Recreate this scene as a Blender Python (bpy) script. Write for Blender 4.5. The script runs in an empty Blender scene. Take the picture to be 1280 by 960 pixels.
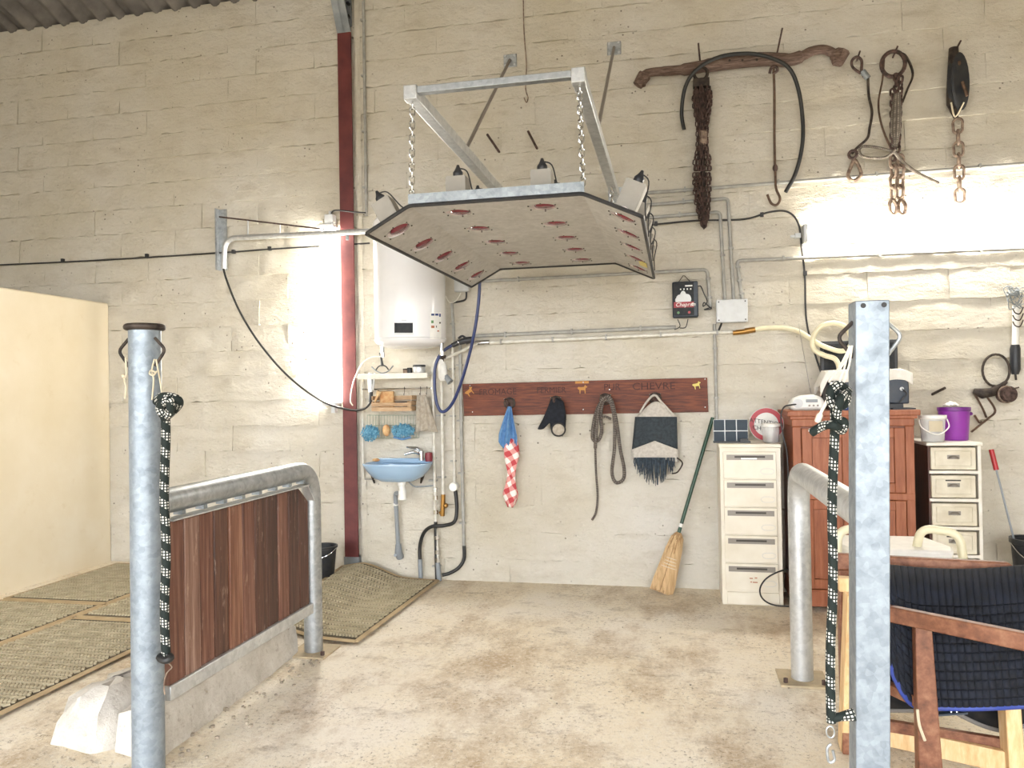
import bpy, bmesh, math, random
from mathutils import Vector, Matrix
random.seed(7)
PI = math.pi
SC = bpy.context.scene
COL = SC.collection
V = Vector

# ------------------------------------------------------------------ camera
FPX = 961.0; CAMH = 1.4; D = 5.55            # focal length in px of a 1280 px frame, eye height, wall distance
YAW = math.radians(12.0); PIT = math.atan(10 / 961.0); ROLL = 0.017
cf = V((-math.sin(YAW) * math.cos(PIT), math.cos(YAW) * math.cos(PIT), math.sin(PIT)))
r0 = V((math.cos(YAW), math.sin(YAW), 0)); u0 = r0.cross(cf)
cr = r0 * math.cos(ROLL) - u0 * math.sin(ROLL); cu = u0 * math.cos(ROLL) + r0 * math.sin(ROLL)
CP = V((0, 0, CAMH))
cam = bpy.data.cameras.new('camera'); camo = bpy.data.objects.new('camera', cam); COL.objects.link(camo)
cam.sensor_width = 36.0; cam.lens = FPX / 1280 * 36.0; cam.clip_start = 0.05
camo.matrix_world = Matrix(((cr.x, cu.x, -cf.x, CP.x), (cr.y, cu.y, -cf.y, CP.y), (cr.z, cu.z, -cf.z, CP.z), (0, 0, 0, 1)))
SC.camera = camo

# ------------------------------------------------------------------ daylight, exposure
world = bpy.data.worlds.new('World'); SC.world = world; world.use_nodes = True
wbg = world.node_tree.nodes['Background']
wbg.inputs[0].default_value = (0.96, 0.98, 1.0, 1); wbg.inputs[1].default_value = 2.9
vs = SC.view_settings
vs.view_transform = 'Standard'; vs.look = 'None'; vs.exposure = 1.75; vs.gamma = 1.0; vs.use_curve_mapping = False
TUBE_POWER = 27.0

# ------------------------------------------------------------------ pixel -> place
def ray(x, y): return cf + cr * ((x - 640) / FPX) + cu * ((480 - y) / FPX)
def onplane(x, y, ax, v):
    d = ray(x, y); return CP + d * ((v - CP[ax]) / d[ax])
def W(x, y, off=0.0): return onplane(x, y, 1, D - off)       # point on the back wall (off metres in front of it)
def F(x, y, z=0.0): return onplane(x, y, 2, z)               # point at height z
def XP(x, y, v): return onplane(x, y, 0, v)
def WP(pts, off=0.0): return [W(p[0], p[1], p[2] if len(p) > 2 else off) for p in pts]
def proj(p):
    q = V(p) - CP; z = q.dot(cf); return 640 + FPX * q.dot(cr) / z, 480 - FPX * q.dot(cu) / z

# ------------------------------------------------------------------ mesh builder
def frame(t, hint=None):
    t = t.normalized()
    h = hint if hint is not None else (V((0, 0, 1)) if abs(t.z) < 0.9 else V((1, 0, 0)))
    a = h.cross(t)
    if a.length < 1e-5: a = V((1, 0, 0)).cross(t)
    a.normalize(); return a, t.cross(a)
def spl(pts, n=8, closed=False):
    pts = [V(p) for p in pts]; out = []; m = len(pts)
    if m < 3: return pts
    for i in range(m if closed else m - 1):
        if closed: a, b, c, d = pts[(i - 1) % m], pts[i], pts[(i + 1) % m], pts[(i + 2) % m]
        else: a, b, c, d = pts[max(i - 1, 0)], pts[i], pts[i + 1], pts[min(i + 2, m - 1)]
        for k in range(n):
            t = k / n
            out.append(0.5 * ((2 * b) + (c - a) * t + (2 * a - 5 * b + 4 * c - d) * t * t + (3 * b - a - 3 * c + d) * t ** 3))
    if not closed: out.append(pts[-1])
    return out
def bend(pts, rad, n=6):
    """polyline with rounded corners"""
    pts = [V(p) for p in pts]; out = [pts[0]]
    for i in range(1, len(pts) - 1):
        a, b, c = pts[i - 1], pts[i], pts[i + 1]
        r = min(rad, (a - b).length * .49, (c - b).length * .49)
        p, q = b + (a - b).normalized() * r, b + (c - b).normalized() * r
        for k in range(n + 1):
            t = k / n; out.append(p.lerp(b, t).lerp(b.lerp(q, t), t))
    out.append(pts[-1]); return out

class MB:
    def __init__(s): s.v = []; s.f = []; s.uv = []; s.flat = []
    def add(s, vs, fs, uvs=None, smooth=True):
        o = len(s.v); s.v += [V(p) for p in vs]
        for i, fc in enumerate(fs):
            s.f.append([o + k for k in fc]); s.uv.append(uvs[i] if uvs else None); s.flat.append(not smooth)
        return s
    def box(s, c, size, rot=None):
        c = V(c); x, y, z = size[0] / 2, size[1] / 2, size[2] / 2
        p = [V((a * x, b * y, d * z)) for a in (-1, 1) for b in (-1, 1) for d in (-1, 1)]
        if rot is not None: p = [rot @ q for q in p]
        return s.add([c + q for q in p], [(0, 1, 3, 2), (4, 6, 7, 5), (0, 4, 5, 1), (2, 3, 7, 6), (0, 2, 6, 4), (1, 5, 7, 3)], smooth=False)
    def bb(s, lo, hi): return s.box([(a + b) / 2 for a, b in zip(lo, hi)], [abs(b - a) for a, b in zip(lo, hi)])
    def bar(s, a, b, w, h, hint=None):
        a, b = V(a), V(b); t = (b - a); x, y = frame(t, hint)
        rot = Matrix((x, y, t.normalized())).transposed()
        return s.box((a + b) / 2, (w, h, t.length), rot)
    def tube(s, pts, r, n=10, closed=False, caps=True, hint=None, flat=1.0):
        pts = [V(p) for p in pts]; m = len(pts); rs = r if isinstance(r, (list, tuple)) else [r] * m
        vs = []; L = 0; Ls = []
        prev = None
        for i, p in enumerate(pts):
            if closed: t = pts[(i + 1) % m] - pts[(i - 1) % m]
            else: t = pts[min(i + 1, m - 1)] - pts[max(i - 1, 0)]
            if t.length < 1e-9: t = V((0, 0, 1))
            if prev is None: a, b = frame(t, hint)
            else:
                t = t.normalized(); a = prev - t * prev.dot(t)
                if a.length < 1e-6: a, b = frame(t)
                a.normalize(); b = t.cross(a)
            prev = a
            if i: L += (p - pts[i - 1]).length
            Ls.append(L)
            for k in range(n):
                q = 2 * PI * k / n; vs.append(p + (a * math.cos(q) + b * math.sin(q) * flat) * rs[i])
        fs = []; uv = []
        for i in range(m if closed else m - 1):
            j = (i + 1) % m; lj = Ls[j] if j else L + (pts[0] - pts[-1]).length
            for k in range(n):
                k2 = (k + 1) % n; fs.append((i * n + k, i * n + k2, j * n + k2, j * n + k))
                uv.append(((k / n, Ls[i]), ((k + 1) / n, Ls[i]), ((k + 1) / n, lj), (k / n, lj)))
        if caps and not closed:
            fs.append(tuple(reversed(range(n)))); uv.append(tuple((0, 0) for _ in range(n)))
            fs.append(tuple((m - 1) * n + k for k in range(n))); uv.append(tuple((0, L) for _ in range(n)))
        return s.add(vs, fs, uv)
    def cyl(s, a, b, r, n=16, r2=None): return s.tube([a, b], [r, r if r2 is None else r2], n)
    def lathe(s, prof, c, axis=(0, 0, 1), n=24, sx=1.0, sy=1.0, hint=None, cap=True):
        c = V(c); ax = V(axis).normalized(); a, b = frame(ax, hint); m = len(prof); vs = []
        for (r, z) in prof:
            for k in range(n):
                q = 2 * PI * k / n; vs.append(c + ax * z + (a * math.cos(q) * sx + b * math.sin(q) * sy) * max(r, 1e-4))
        fs = [(i * n + k, i * n + (k + 1) % n, (i + 1) * n + (k + 1) % n, (i + 1) * n + k) for i in range(m - 1) for k in range(n)]
        if cap: fs.append(tuple(reversed(range(n)))); fs.append(tuple((m - 1) * n + k for k in range(n)))
        return s.add(vs, fs)
    def ball(s, c, r, sc=(1, 1, 1), n=12):
        c = V(c); m = n // 2; vs = []
        for i in range(m + 1):
            t = PI * i / m
            for k in range(n):
                q = 2 * PI * k / n; rr = max(math.sin(t), 1e-3) * r
                vs.append(c + V((rr * math.cos(q) * sc[0], rr * math.sin(q) * sc[1], r * math.cos(t) * sc[2])))
        return s.add(vs, [(i * n + k, (i + 1) * n + k, (i + 1) * n + (k + 1) % n, i * n + (k + 1) % n) for i in range(m) for k in range(n)])
    def ring(s, c, R, r, normal, n=20, m=8, sx=1.0, sy=1.0, hint=None):
        a, b = frame(V(normal), hint)
        return s.tube([V(c) + a * math.cos(2 * PI * k / n) * R * sx + b * math.sin(2 * PI * k / n) * R * sy for k in range(n)], r, m, closed=True)
    def prism(s, poly, ext):
        ext = V(ext); p = [V(q) for q in poly]; n = len(p)
        return s.add(p + [q + ext for q in p], [tuple(range(n)), tuple(reversed(range(n, 2 * n)))] + [(k, n + k, n + (k + 1) % n, (k + 1) % n) for k in range(n)], smooth=False)
    def grid(s, fn, nu, nv, smooth=True):
        vs = [fn(i / nu, j / nv) for j in range(nv + 1) for i in range(nu + 1)]; w = nu + 1
        fs = [(j * w + i, j * w + i + 1, (j + 1) * w + i + 1, (j + 1) * w + i) for j in range(nv) for i in range(nu)]
        uv = [((i / nu, j / nv), ((i + 1) / nu, j / nv), ((i + 1) / nu, (j + 1) / nv), (i / nu, (j + 1) / nv)) for j in range(nv) for i in range(nu)]
        return s.add(vs, fs, uv, smooth)
    def mesh(s, name, org):
        me = bpy.data.meshes.new(name); me.from_pydata([tuple(p - org) for p in s.v], [], s.f)
        if any(u is not None for u in s.uv):
            l = me.uv_layers.new(name='UVMap').data; k = 0
            for fc, u in zip(s.f, s.uv):
                for j in range(len(fc)):
                    l[k].uv = u[j] if u else (0, 0); k += 1
        bm = bmesh.new(); bm.from_mesh(me); bmesh.ops.recalc_face_normals(bm, faces=bm.faces); bm.to_mesh(me); bm.free()
        for p, fl in zip(me.polygons, s.flat): p.use_smooth = not fl
        me.set_sharp_from_angle(angle=math.radians(38))
        return me

def tag(o, label=None, cat=None, group=None, kind=None):
    if label: o['label'] = label
    if cat: o['category'] = cat
    if group: o['group'] = group
    if kind: o['kind'] = kind
    return o
def T(name, label, cat, loc, group=None):
    o = bpy.data.objects.new(name, None); COL.objects.link(o); o.location = V(loc); o.empty_display_size = .05
    o['org'] = list(V(loc)); return tag(o, label, cat, group)
def worg(o): return V(o['org'])
def P(name, mb, mat, parent, bev=0, label=None, thick=0, sub=0):
    """a part: coordinates are given in the world, stored relative to the thing's base"""
    org = worg(parent)
    o = bpy.data.objects.new(name, mb.mesh(name, org)); COL.objects.link(o); o.parent = parent; o['org'] = list(org)
    o.data.materials.append(M[mat]); mods(o, bev, thick, sub)
    if label: o['label'] = label
    return o
def S(name, mb, mat, label, cat, group=None, bev=0, thick=0, sub=0, kind=None):
    """a thing made of one mesh"""
    lo = [min(p[i] for p in mb.v) for i in range(3)]; hi = [max(p[i] for p in mb.v) for i in range(3)]
    org = V(((lo[0] + hi[0]) / 2, (lo[1] + hi[1]) / 2, lo[2]))
    o = bpy.data.objects.new(name, mb.mesh(name, org)); COL.objects.link(o); o.location = org; o['org'] = list(org)
    o.data.materials.append(M[mat]); mods(o, bev, thick, sub)
    return tag(o, label, cat, group, kind)
def mods(o, bev, thick, sub):
    if thick:
        m = o.modifiers.new('solid', 'SOLIDIFY'); m.thickness = thick; m.offset = 0
    if sub:
        m = o.modifiers.new('sub', 'SUBSURF'); m.levels = sub; m.render_levels = sub
    if bev:
        m = o.modifiers.new('bev', 'BEVEL'); m.width = bev; m.segments = 2; m.limit_method = 'ANGLE'
def clone(o, parent, loc, rot=None):
    c = o.copy(); COL.objects.link(c); c.parent = parent; c.location = V(loc)
    if rot is not None: c.rotation_euler = rot
    return c
def text_mb(body, org, size, xdir, zdir, depth=.001, ax='CENTER', shear=0, sx=1.0):
    cu_ = bpy.data.curves.new('txt', 'FONT'); cu_.body = body; cu_.size = size; cu_.align_x = ax; cu_.align_y = 'CENTER'
    cu_.extrude = depth; cu_.shear = shear; cu_.resolution_u = 3
    ob = bpy.data.objects.new('txt', cu_); COL.objects.link(ob)
    dg = bpy.context.evaluated_depsgraph_get(); me = bpy.data.meshes.new_from_object(ob.evaluated_get(dg))
    xd, zd = V(xdir).normalized(), V(zdir).normalized(); nd = xd.cross(zd)
    mb = MB(); mb.add([V(org) + xd * v.co.x * sx + zd * v.co.y + nd * v.co.z for v in me.vertices], [tuple(p.vertices) for p in me.polygons], smooth=False)
    bpy.data.objects.remove(ob); bpy.data.curves.remove(cu_); bpy.data.meshes.remove(me)
    return mb

# ------------------------------------------------------------------ materials
M = {}
def lin(h):
    h = h.lstrip('#'); c = [int(h[i:i + 2], 16) / 255 for i in (0, 2, 4)]
    return tuple((x / 12.92 if x <= .04045 else ((x + .055) / 1.055) ** 2.4) for x in c) + (1,)
class N:
    def __init__(s, name):
        s.m = bpy.data.materials.new(name); s.m.use_nodes = True; s.t = s.m.node_tree; s.b = s.t.nodes['Principled BSDF']; M[name] = s.m
    def n(s, typ, **kw):
        d = s.t.nodes.new(typ)
        for k, v in kw.items():
            if k in ('noise_dimensions', 'operation', 'blend_type', 'data_type', 'wave_type', 'bands_direction', 'feature', 'wave_profile', 'interpolation'): setattr(d, k, v)
            else: d.inputs[k.replace('_', ' ') if k.replace('_', ' ') in d.inputs else k].default_value = v
        return d
    def l(s, a, b): s.t.links.new(a, b)
    def pos(s, scale=(1, 1, 1)):
        g = s.t.nodes.new('ShaderNodeNewGeometry'); mp = s.t.nodes.new('ShaderNodeMapping'); mp.inputs['Scale'].default_value = scale
        s.l(g.outputs['Position'], mp.inputs[0]); return mp.outputs[0]
    def objc(s, scale=(1, 1, 1)):
        g = s.t.nodes.new('ShaderNodeTexCoord'); mp = s.t.nodes.new('ShaderNodeMapping'); mp.inputs['Scale'].default_value = scale
        s.l(g.outputs['Object'], mp.inputs[0]); return mp.outputs[0]
    def uvc(s): return s.t.nodes.new('ShaderNodeTexCoord').outputs['UV']
    def noise(s, vec, scale, detail=4, rough=.55):
        d = s.n('ShaderNodeTexNoise', Scale=scale, Detail=detail, Roughness=rough); s.l(vec, d.inputs['Vector']); return d.outputs[0]
    def ramp(s, fac, stops):
        d = s.t.nodes.new('ShaderNodeValToRGB'); e = d.color_ramp.elements
        while len(e) < len(stops): e.new(.5)
        for q, (p, c) in zip(e, stops): q.position = p; q.color = lin(c) if isinstance(c, str) else (c, c, c, 1)
        s.l(fac, d.inputs[0]); return d.outputs[0]
    def mix(s, fac, a, b, bt='MIX'):
        d = s.t.nodes.new('ShaderNodeMix'); d.data_type = 'RGBA'; d.blend_type = bt
        for sock, v in ((d.inputs[0], fac), (d.inputs[6], a), (d.inputs[7], b)):
            if isinstance(v, (int, float)): sock.default_value = v
            elif isinstance(v, str): sock.default_value = lin(v)
            else: s.l(v, sock)
        return d.outputs[2]
    def bump(s, h, strength=.5, dist=.01, prev=None):
        d = s.n('ShaderNodeBump', Strength=strength, Distance=dist); s.l(h, d.inputs['Height'])
        if prev is not None: s.l(prev, d.inputs['Normal'])
        s.l(d.outputs[0], s.b.inputs['Normal']); return d.outputs[0]
    def col(s, c): s.l(c, s.b.inputs['Base Color'])
def mat(name, c, rough=.5, metal=0.0, c2=None, ns=12, bump=0, bs=60, bd=.003, trans=0, emit=0, coat=0, stretch=(1, 1, 1), spec=None, thr=(.35, .65)):
    a = N(name); b = a.b; b.inputs['Roughness'].default_value = rough; b.inputs['Metallic'].default_value = metal
    b.inputs['Base Color'].default_value = lin(c)
    if c2 is None and rough > .05 and not trans and not emit:      # a touch of handling wear on plain colours
        n = a.noise(a.objc(), ns * 2, 3); a.col(a.mix(a.ramp(n, [(.4, 0.0), (.8, .14)]), c, '#6b6355'))
    if c2:
        n = a.noise(a.objc(stretch), ns, 5); a.col(a.ramp(n, [(thr[0], c), (thr[1], c2)]))
    if bump: a.bump(a.noise(a.objc(stretch), bs, 3), bump, bd)
    if trans: b.inputs['Transmission Weight'].default_value = trans
    if coat: b.inputs['Coat Weight'].default_value = coat
    if spec is not None: b.inputs['Specular IOR Level'].default_value = spec
    if emit:
        b.inputs['Emission Color'].default_value = lin(c); b.inputs['Emission Strength'].default_value = emit
    return a

# painted block wall: cream paint, dirt patches, flaked spots, rough plaster relief
a = N('wall'); p = a.pos()
big = a.noise(p, .9, 5, .6); mid = a.noise(a.pos((1, 1, 2.2)), 4.0, 6, .65); fine = a.noise(p, 38, 4, .6)
c = a.ramp(big, [(.3, '#c4bca9'), (.5, '#cdc7ba'), (.7, '#d2cec6')])
c = a.mix(a.ramp(mid, [(.5, 0.0), (.72, .5)]), c, '#b3a997')
c = a.mix(a.ramp(a.noise(p, 11, 9, .78), [(.62, 0.0), (.72, .5)]), c, '#877a68')
c = a.mix(a.ramp(fine, [(.6, 0.0), (.8, .3)]), c, '#f0ebdf')
vp = a.n('ShaderNodeTexVoronoi', Scale=15.0); a.l(p, vp.inputs['Vector'])
pit = a.ramp(vp.outputs['Distance'], [(.06, .85), (.12, 0.0)]); pm = a.mix(1.0, pit, a.ramp(a.noise(p, 2.1, 4), [(.47, 0.0), (.6, 1.0)]), 'MULTIPLY')
c = a.mix(pm, c, '#4c4136')
a.col(c); a.b.inputs['Roughness'].default_value = .82; a.b.inputs['Specular IOR Level'].default_value = .25
nb = a.bump(a.noise(a.pos((1, 1, 2.0)), 6, 7, .65), .75, .035); a.bump(a.noise(p, 45, 5, .65), .6, .008, nb)
M['mortar'] = M['wall']
# smooth rendered partition
a = N('render_coat'); p = a.pos()
c = a.ramp(a.noise(p, 1.3, 6, .6), [(.3, '#d3c6aa'), (.55, '#dacfb8'), (.75, '#e0d8c6')])
c = a.mix(a.ramp(a.noise(p, 7, 6, .7), [(.6, 0.0), (.75, .3)]), c, '#c2ad84')
a.col(c); a.b.inputs['Roughness'].default_value = .7; a.bump(a.noise(p, 90, 3), .25, .003)
# dusty concrete floor
a = N('floor'); p = a.pos()
c = a.ramp(a.noise(p, .8, 6, .6), [(.3, '#e2d1b3'), (.48, '#e9dec9'), (.66, '#eae3d8')])
st = a.noise(a.pos((1, .55, 1)), 1.7, 9, .75)
c = a.mix(a.ramp(st, [(.47, 0.0), (.62, .7)]), c, '#a3855c')
c = a.mix(a.ramp(a.noise(a.pos((.6, 1, 1)), 5.5, 8, .75), [(.55, 0.0), (.68, .55)]), c, '#7f6646')
c = a.mix(a.ramp(a.noise(p, 40, 9, .85), [(.5, 0.0), (.62, .7)]), c, '#efe8dc')
grit = a.ramp(a.noise(p, 46, 7, .85), [(.54, 0.0), (.62, .9)])
c = a.mix(a.mix(1.0, grit, a.ramp(a.noise(p, 2.6, 6, .7), [(.4, .25), (.58, 1.0)]), 'MULTIPLY'), c, '#6d5a43')
a.col(c); a.b.inputs['Roughness'].default_value = .75
nb = a.bump(a.noise(p, 5, 8, .7), .4, .015); a.bump(a.noise(p, 110, 6, .75), .6, .008, nb)
# kerb concrete
a = N('concrete'); p = a.pos()
c = a.ramp(a.noise(p, 6, 8, .7), [(.3, '#aea79b'), (.5, '#c8c2b9'), (.7, '#d8d4cc')])
c = a.mix(a.ramp(a.noise(p, 26, 6, .7), [(.58, 0.0), (.7, .6)]), c, '#877866')
a.col(c); a.b.inputs['Roughness'].default_value = .9; nb = a.bump(a.noise(p, 14, 8, .7), .7, .02); a.bump(a.noise(p, 120, 3), .4, .004, nb)
# galvanised steel
def galv(name, c1, c2, rough=.38, metal=.75):
    a = N(name); p = a.pos()
    v = a.n('ShaderNodeTexVoronoi', Scale=55.0); a.l(p, v.inputs['Vector'])
    g = a.t.nodes.new('ShaderNodeRGBToBW'); a.l(v.outputs['Color'], g.inputs[0])
    n2 = a.noise(p, 18, 6, .65)
    c = a.mix(.35, a.ramp(n2, [(.3, c1), (.7, c2)]), a.ramp(g.outputs[0], [(.2, c1), (.8, c2)]))
    a.col(c); a.b.inputs['Metallic'].default_value = metal
    a.l(a.ramp(n2, [(.3, rough + .12), (.7, rough - .05)]), a.b.inputs['Roughness']); a.bump(a.noise(p, 60, 4), .1, .002)
galv('galv', '#92979b', '#bfc3c6'); galv('galv_bright', '#b4b7b9', '#d9dbdc', .36, .6); galv('galv_dark', '#7d8489', '#a7adb1', .5, .6)
galv('panel_steel', '#a9a6a0', '#c4c1bb', .5, .2); galv('post_steel', '#747d86', '#9aa4ad', .45, .4)
# planks: stretched grain, tone by object
for k_, (c1, c2, c3) in enumerate((('#4c2c23', '#6b4436', '#8a6454'), ('#5f4036', '#826152', '#a3877a'), ('#3a221b', '#54352b', '#70503f'), ('#5f3a2c', '#7f5541', '#a07a64'), ('#33201a', '#4b2f27', '#684a3e'))):
    a = N(f'plank_{k_}'); g = a.noise(a.pos((38, 38, 1.5)), 1.4, 6, .7)
    c = a.ramp(g, [(.33, c1), (.5, c2), (.68, c3)]); c = a.mix(a.ramp(a.noise(a.pos((12, 12, 3)), 2.3, 6, .7), [(.6, 0.0), (.72, .5)]), c, '#c7ab98')
    a.col(c); a.b.inputs['Roughness'].default_value = .5; a.bump(g, .25, .004)
def wood(name, c1, c2, c3, st, rough=.5, sc=3.0, metal=0):
    a = N(name); g = a.noise(a.objc(st), sc, 6, .65)
    a.col(a.ramp(g, [(.3, c1), (.5, c2), (.72, c3)])); a.b.inputs['Roughness'].default_value = rough; a.bump(g, .2, .003)
wood('board', '#3d1a0e', '#652f18', '#824424', (2.5, 10, 28), .6)
wood('cabinet_wood', '#7e452b', '#935536', '#a5684a', (14, 14, 1.5), .5); wood('cabinet_dark', '#5b2b1c', '#7c4127', '#8f5235', (3, 12, 12), .4)
wood('old_wood', '#5a3524', '#7b4e37', '#966b50', (9, 9, 9), .5); wood('pale_wood', '#c79c6a', '#dab685', '#e9cfa4', (12, 12, 3), .6)
wood('yoke_wood', '#3d3026', '#66524a', '#8a786a', (4, 30, 30), .8); wood('crate_wood', '#9a7a5a', '#b99a78', '#cdb595', (4, 20, 20), .7)
wood('dark_side', '#2f1a14', '#4a2a20', '#5d3a2c', (14, 14, 2), .5)
mat('red_steel', '#532022', .55, 0, '#6b302e', 7, .15, 30, .003); mat('grey_steel', '#767b80', .5, .35, '#94999c', 8)
mat('rust', '#352a27', .75, .25, '#65504a', 40, .5, 120, .003); mat('rust_light', '#5f4c42', .7, .3, '#a08d7c', 40, .4, 120, .003)
mat('dark_iron', '#2c2624', .6, .5, '#51473f', 30); mat('iron_rod', '#4b3b30', .6, .4, '#6b5444', 30)
mat('black_rubber', '#17181a', .55); mat('black_plastic', '#22252b', .45); mat('navy_plastic', '#2a3442', .45)
mat('white_enamel', '#eeeef0', .25, coat=.3, c2='#e6e6e9', ns=3); mat('white_plastic', '#ecebe6', .4); mat('grey_plastic', '#cfd2d4', .45); mat('grey_pvc', '#8b9196', .45)
mat('white_pipe', '#dedcd5', .4, c2='#c9c5b8', ns=20); mat('cond', '#aaa9a4', .5, 0, '#94938e', 18); mat('chrome', '#d8dadc', .15, 1.0); mat('brass', '#a87f45', .35, .9)
mat('sink_blue', '#92afcc', .2, coat=.4, c2='#9db8d2', ns=4); mat('hose_blue', '#1d2f63', .3); mat('hose_black', '#1c1e20', .45); mat('hose_clear', '#d9d1b2', .4)
mat('cable_black', '#26272a', .5); mat('wire_white', '#e6e4da', .5); mat('string', '#c7bca3', .9); mat('twine', '#e0d9c8', .9)
mat('cream_metal', '#e5dfd1', .45, c2='#d8d0be', ns=5); mat('handle_grey', '#8d8780', .45, .3); mat('slot_dark', '#3b3733', .6); mat('white_paint', '#e9e6de', .5, c2='#dad5c8', ns=9); mat('drawer_cream', '#ddd6c4', .5, c2='#c9c0aa', ns=10)
mat('red_glass', '#6e1a2a', .12, coat=.6); mat('bulb_white', '#e9dedb', .25); mat('housing', '#8b867d', .5, .2, '#9b958b', 6)
mat('edge_rubber', '#1b1c20', .5); mat('yellow_label', '#d8c765', .5); mat('label_white', '#f1f1ee', .5); mat('label_blue', '#27447f', .5); mat('label_green', '#5d8a5a', .5); mat('label_orange', '#b06b4c', .5)
mat('screen_black', '#14181c', .4, spec=.2); mat('sign_red', '#a92634', .4); mat('sign_white', '#dedcd6', .4); mat('ink', '#1f1c1c', .7); mat('burnt', '#3c1409', .7); mat('stamp', '#b97f35', .6); mat('red_print', '#93202c', .45); mat('horse_print', '#d9dde0', .5)
mat('solar', '#2f3944', .5, 0, '#3a4650', 6, spec=.25); mat('towel_blue', '#4d7cb0', .95, 0, '#6f97c0', 30, .4, 300, .002); mat('navy_cloth', '#15181f', .95, 0, '#22262f', 40, .3, 300, .002)
mat('beige_cloth', '#b9b0a2', .95, 0, '#a1988a', 40, .3, 300, .002); mat('grey_fleece', '#c6c0b8', .95, 0, '#b2aba2', 60, .4, 200, .003); mat('charcoal_mesh', '#2b3238', .9, 0, '#3a4248', 60, .3, 300, .002); mat('fringe', '#2a333c', .9, 0, '#45515c', 60)
mat('mitt_blue', '#2f6f92', .9, 0, '#7fb4cc', 70); mat('sponge', '#d9b98a', .9, 0, '#c28a58', 30); mat('purple', '#8a2f9c', .35); mat('purple_dark', '#6d2380', .35); mat('red_plastic', '#b3242c', .35); mat('dark_red', '#7a2130', .4)
mat('straw', '#b8986f', .85, 0, '#d9bd94', 60, stretch=(1, 1, .1)); mat('straw_dark', '#8c6d4b', .85, 0, '#b4936a', 50); mat('green_paint', '#16402e', .35); mat('white_cloth', '#efece6', .9, 0, '#dcd8cf', 12)
mat('mat_rubber', '#3a3429', .85, 0, '#645a46', 10, .3, 90, .003); mat('mat_teeth', '#a3987e', .85, 0, '#beb398', 14); mat('mat_edge', '#a08c6c', .85, 0, '#b7a27f', 8)
mat('navy_quilt', '#0b0f18', .9, 0, '#131927', 25, .2, 200, .002); mat('blue_binding', '#2a3f8f', .6); mat('grey_binding', '#77736e', .8); mat('pad_under', '#0f1013', .95)
mat('ivory_plastic', '#e5ddbd', .35); mat('seat_white', '#efede8', .45); mat('fibre_cement', '#a1978b', .9, 0, '#c0b5a6', 5, .4, 60, .006); mat('fibre_dark', '#5e5a57', .9, 0, '#7a7570', 5, .4, 60, .006)
mat('yard', '#8d8678', .9, 0, '#a59d8d', 3); mat('dusty_plate', '#a89a82', .8, 0, '#bfae90', 14); mat('wire_green', '#8f9a86', .5, .3); mat('gravel', '#8c8174', .9, 0, '#b3a895', 40); mat('tub_contents', '#8d7a68', .9, 0, '#5d4b3d', 60)
a = mat('clear_plastic', '#f0f1f1', .2, emit=0); a.b.inputs['Alpha'].default_value = .4
a = N('tube_glow'); a.b.inputs['Base Color'].default_value = (1, 1, 1, 1); a.b.inputs['Emission Color'].default_value = lin('#fff9ec'); a.b.inputs['Emission Strength'].default_value = TUBE_POWER
# braided lead rope: dark green black with spiral bands of white flecks (UV: round, metres along)
def rope(name, base, fleck, band, ck, c3=None, bandw=.5):
    a = N(name); uv = a.uvc(); sp = a.t.nodes.new('ShaderNodeSeparateXYZ'); a.l(uv, sp.inputs[0])
    def m(op, x, y):
        d = a.t.nodes.new('ShaderNodeMath'); d.operation = op
        for s_, q in zip(d.inputs, (x, y)):
            if isinstance(q, (int, float)): s_.default_value = q
            else: a.l(q, s_)
        return d.outputs[0]
    spiral = m('FRACT', m('ADD', m('MULTIPLY', sp.outputs[1], band), sp.outputs[0]), 0)
    inb = m('LESS_THAN', spiral, bandw)
    chk = a.t.nodes.new('ShaderNodeTexChecker'); chk.inputs['Scale'].default_value = 1.0
    cb = a.t.nodes.new('ShaderNodeCombineXYZ'); a.l(m('MULTIPLY', sp.outputs[0], 12), cb.inputs[0]); a.l(m('MULTIPLY', sp.outputs[1], ck), cb.inputs[1]); a.l(cb.outputs[0], chk.inputs['Vector'])
    dot = m('MULTIPLY', m('LESS_THAN', m('FRACT', m('MULTIPLY', sp.outputs[0], 9), 0), .55), m('LESS_THAN', m('FRACT', m('MULTIPLY', sp.outputs[1], ck * .5), 0), .6)); fac = m('MULTIPLY', inb, dot); a.col(a.mix(fac, base, fleck)); a.b.inputs['Roughness'].default_value = .8
    a.bump(chk.outputs['Fac'], .3, .002)
rope('lead_rope', '#0c1a17', '#cfcdc6', 16, 190); rope('grey_rope', '#4a423d', '#8d857c', 60, 150, bandw=.7); rope('steel_rope', '#5a524a', '#a09789', 90, 220, bandw=.6)
# red gingham
a = N('gingham'); uv = a.uvc(); mp = a.t.nodes.new('ShaderNodeMapping'); mp.inputs['Scale'].default_value = (2.2, 4.2, 1); mp.inputs['Rotation'].default_value = (0, 0, .5); a.l(uv, mp.inputs[0])
w1 = a.n('ShaderNodeTexWave', Scale=.5, bands_direction='X'); w2 = a.n('ShaderNodeTexWave', Scale=.5, bands_direction='Y')
a.l(mp.outputs[0], w1.inputs[0]); a.l(mp.outputs[0], w2.inputs[0])
s1 = a.ramp(w1.outputs['Fac'], [(.48, 0.0), (.52, .5)]); s2 = a.ramp(w2.outputs['Fac'], [(.48, 0.0), (.52, .5)])
a.col(a.ramp(a.mix(1.0, s1, s2, 'ADD'), [(0.0, '#efe9e4'), (.5, '#dc9c98'), (1.0, '#c04a50')])); a.b.inputs['Roughness'].default_value = .95

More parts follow.
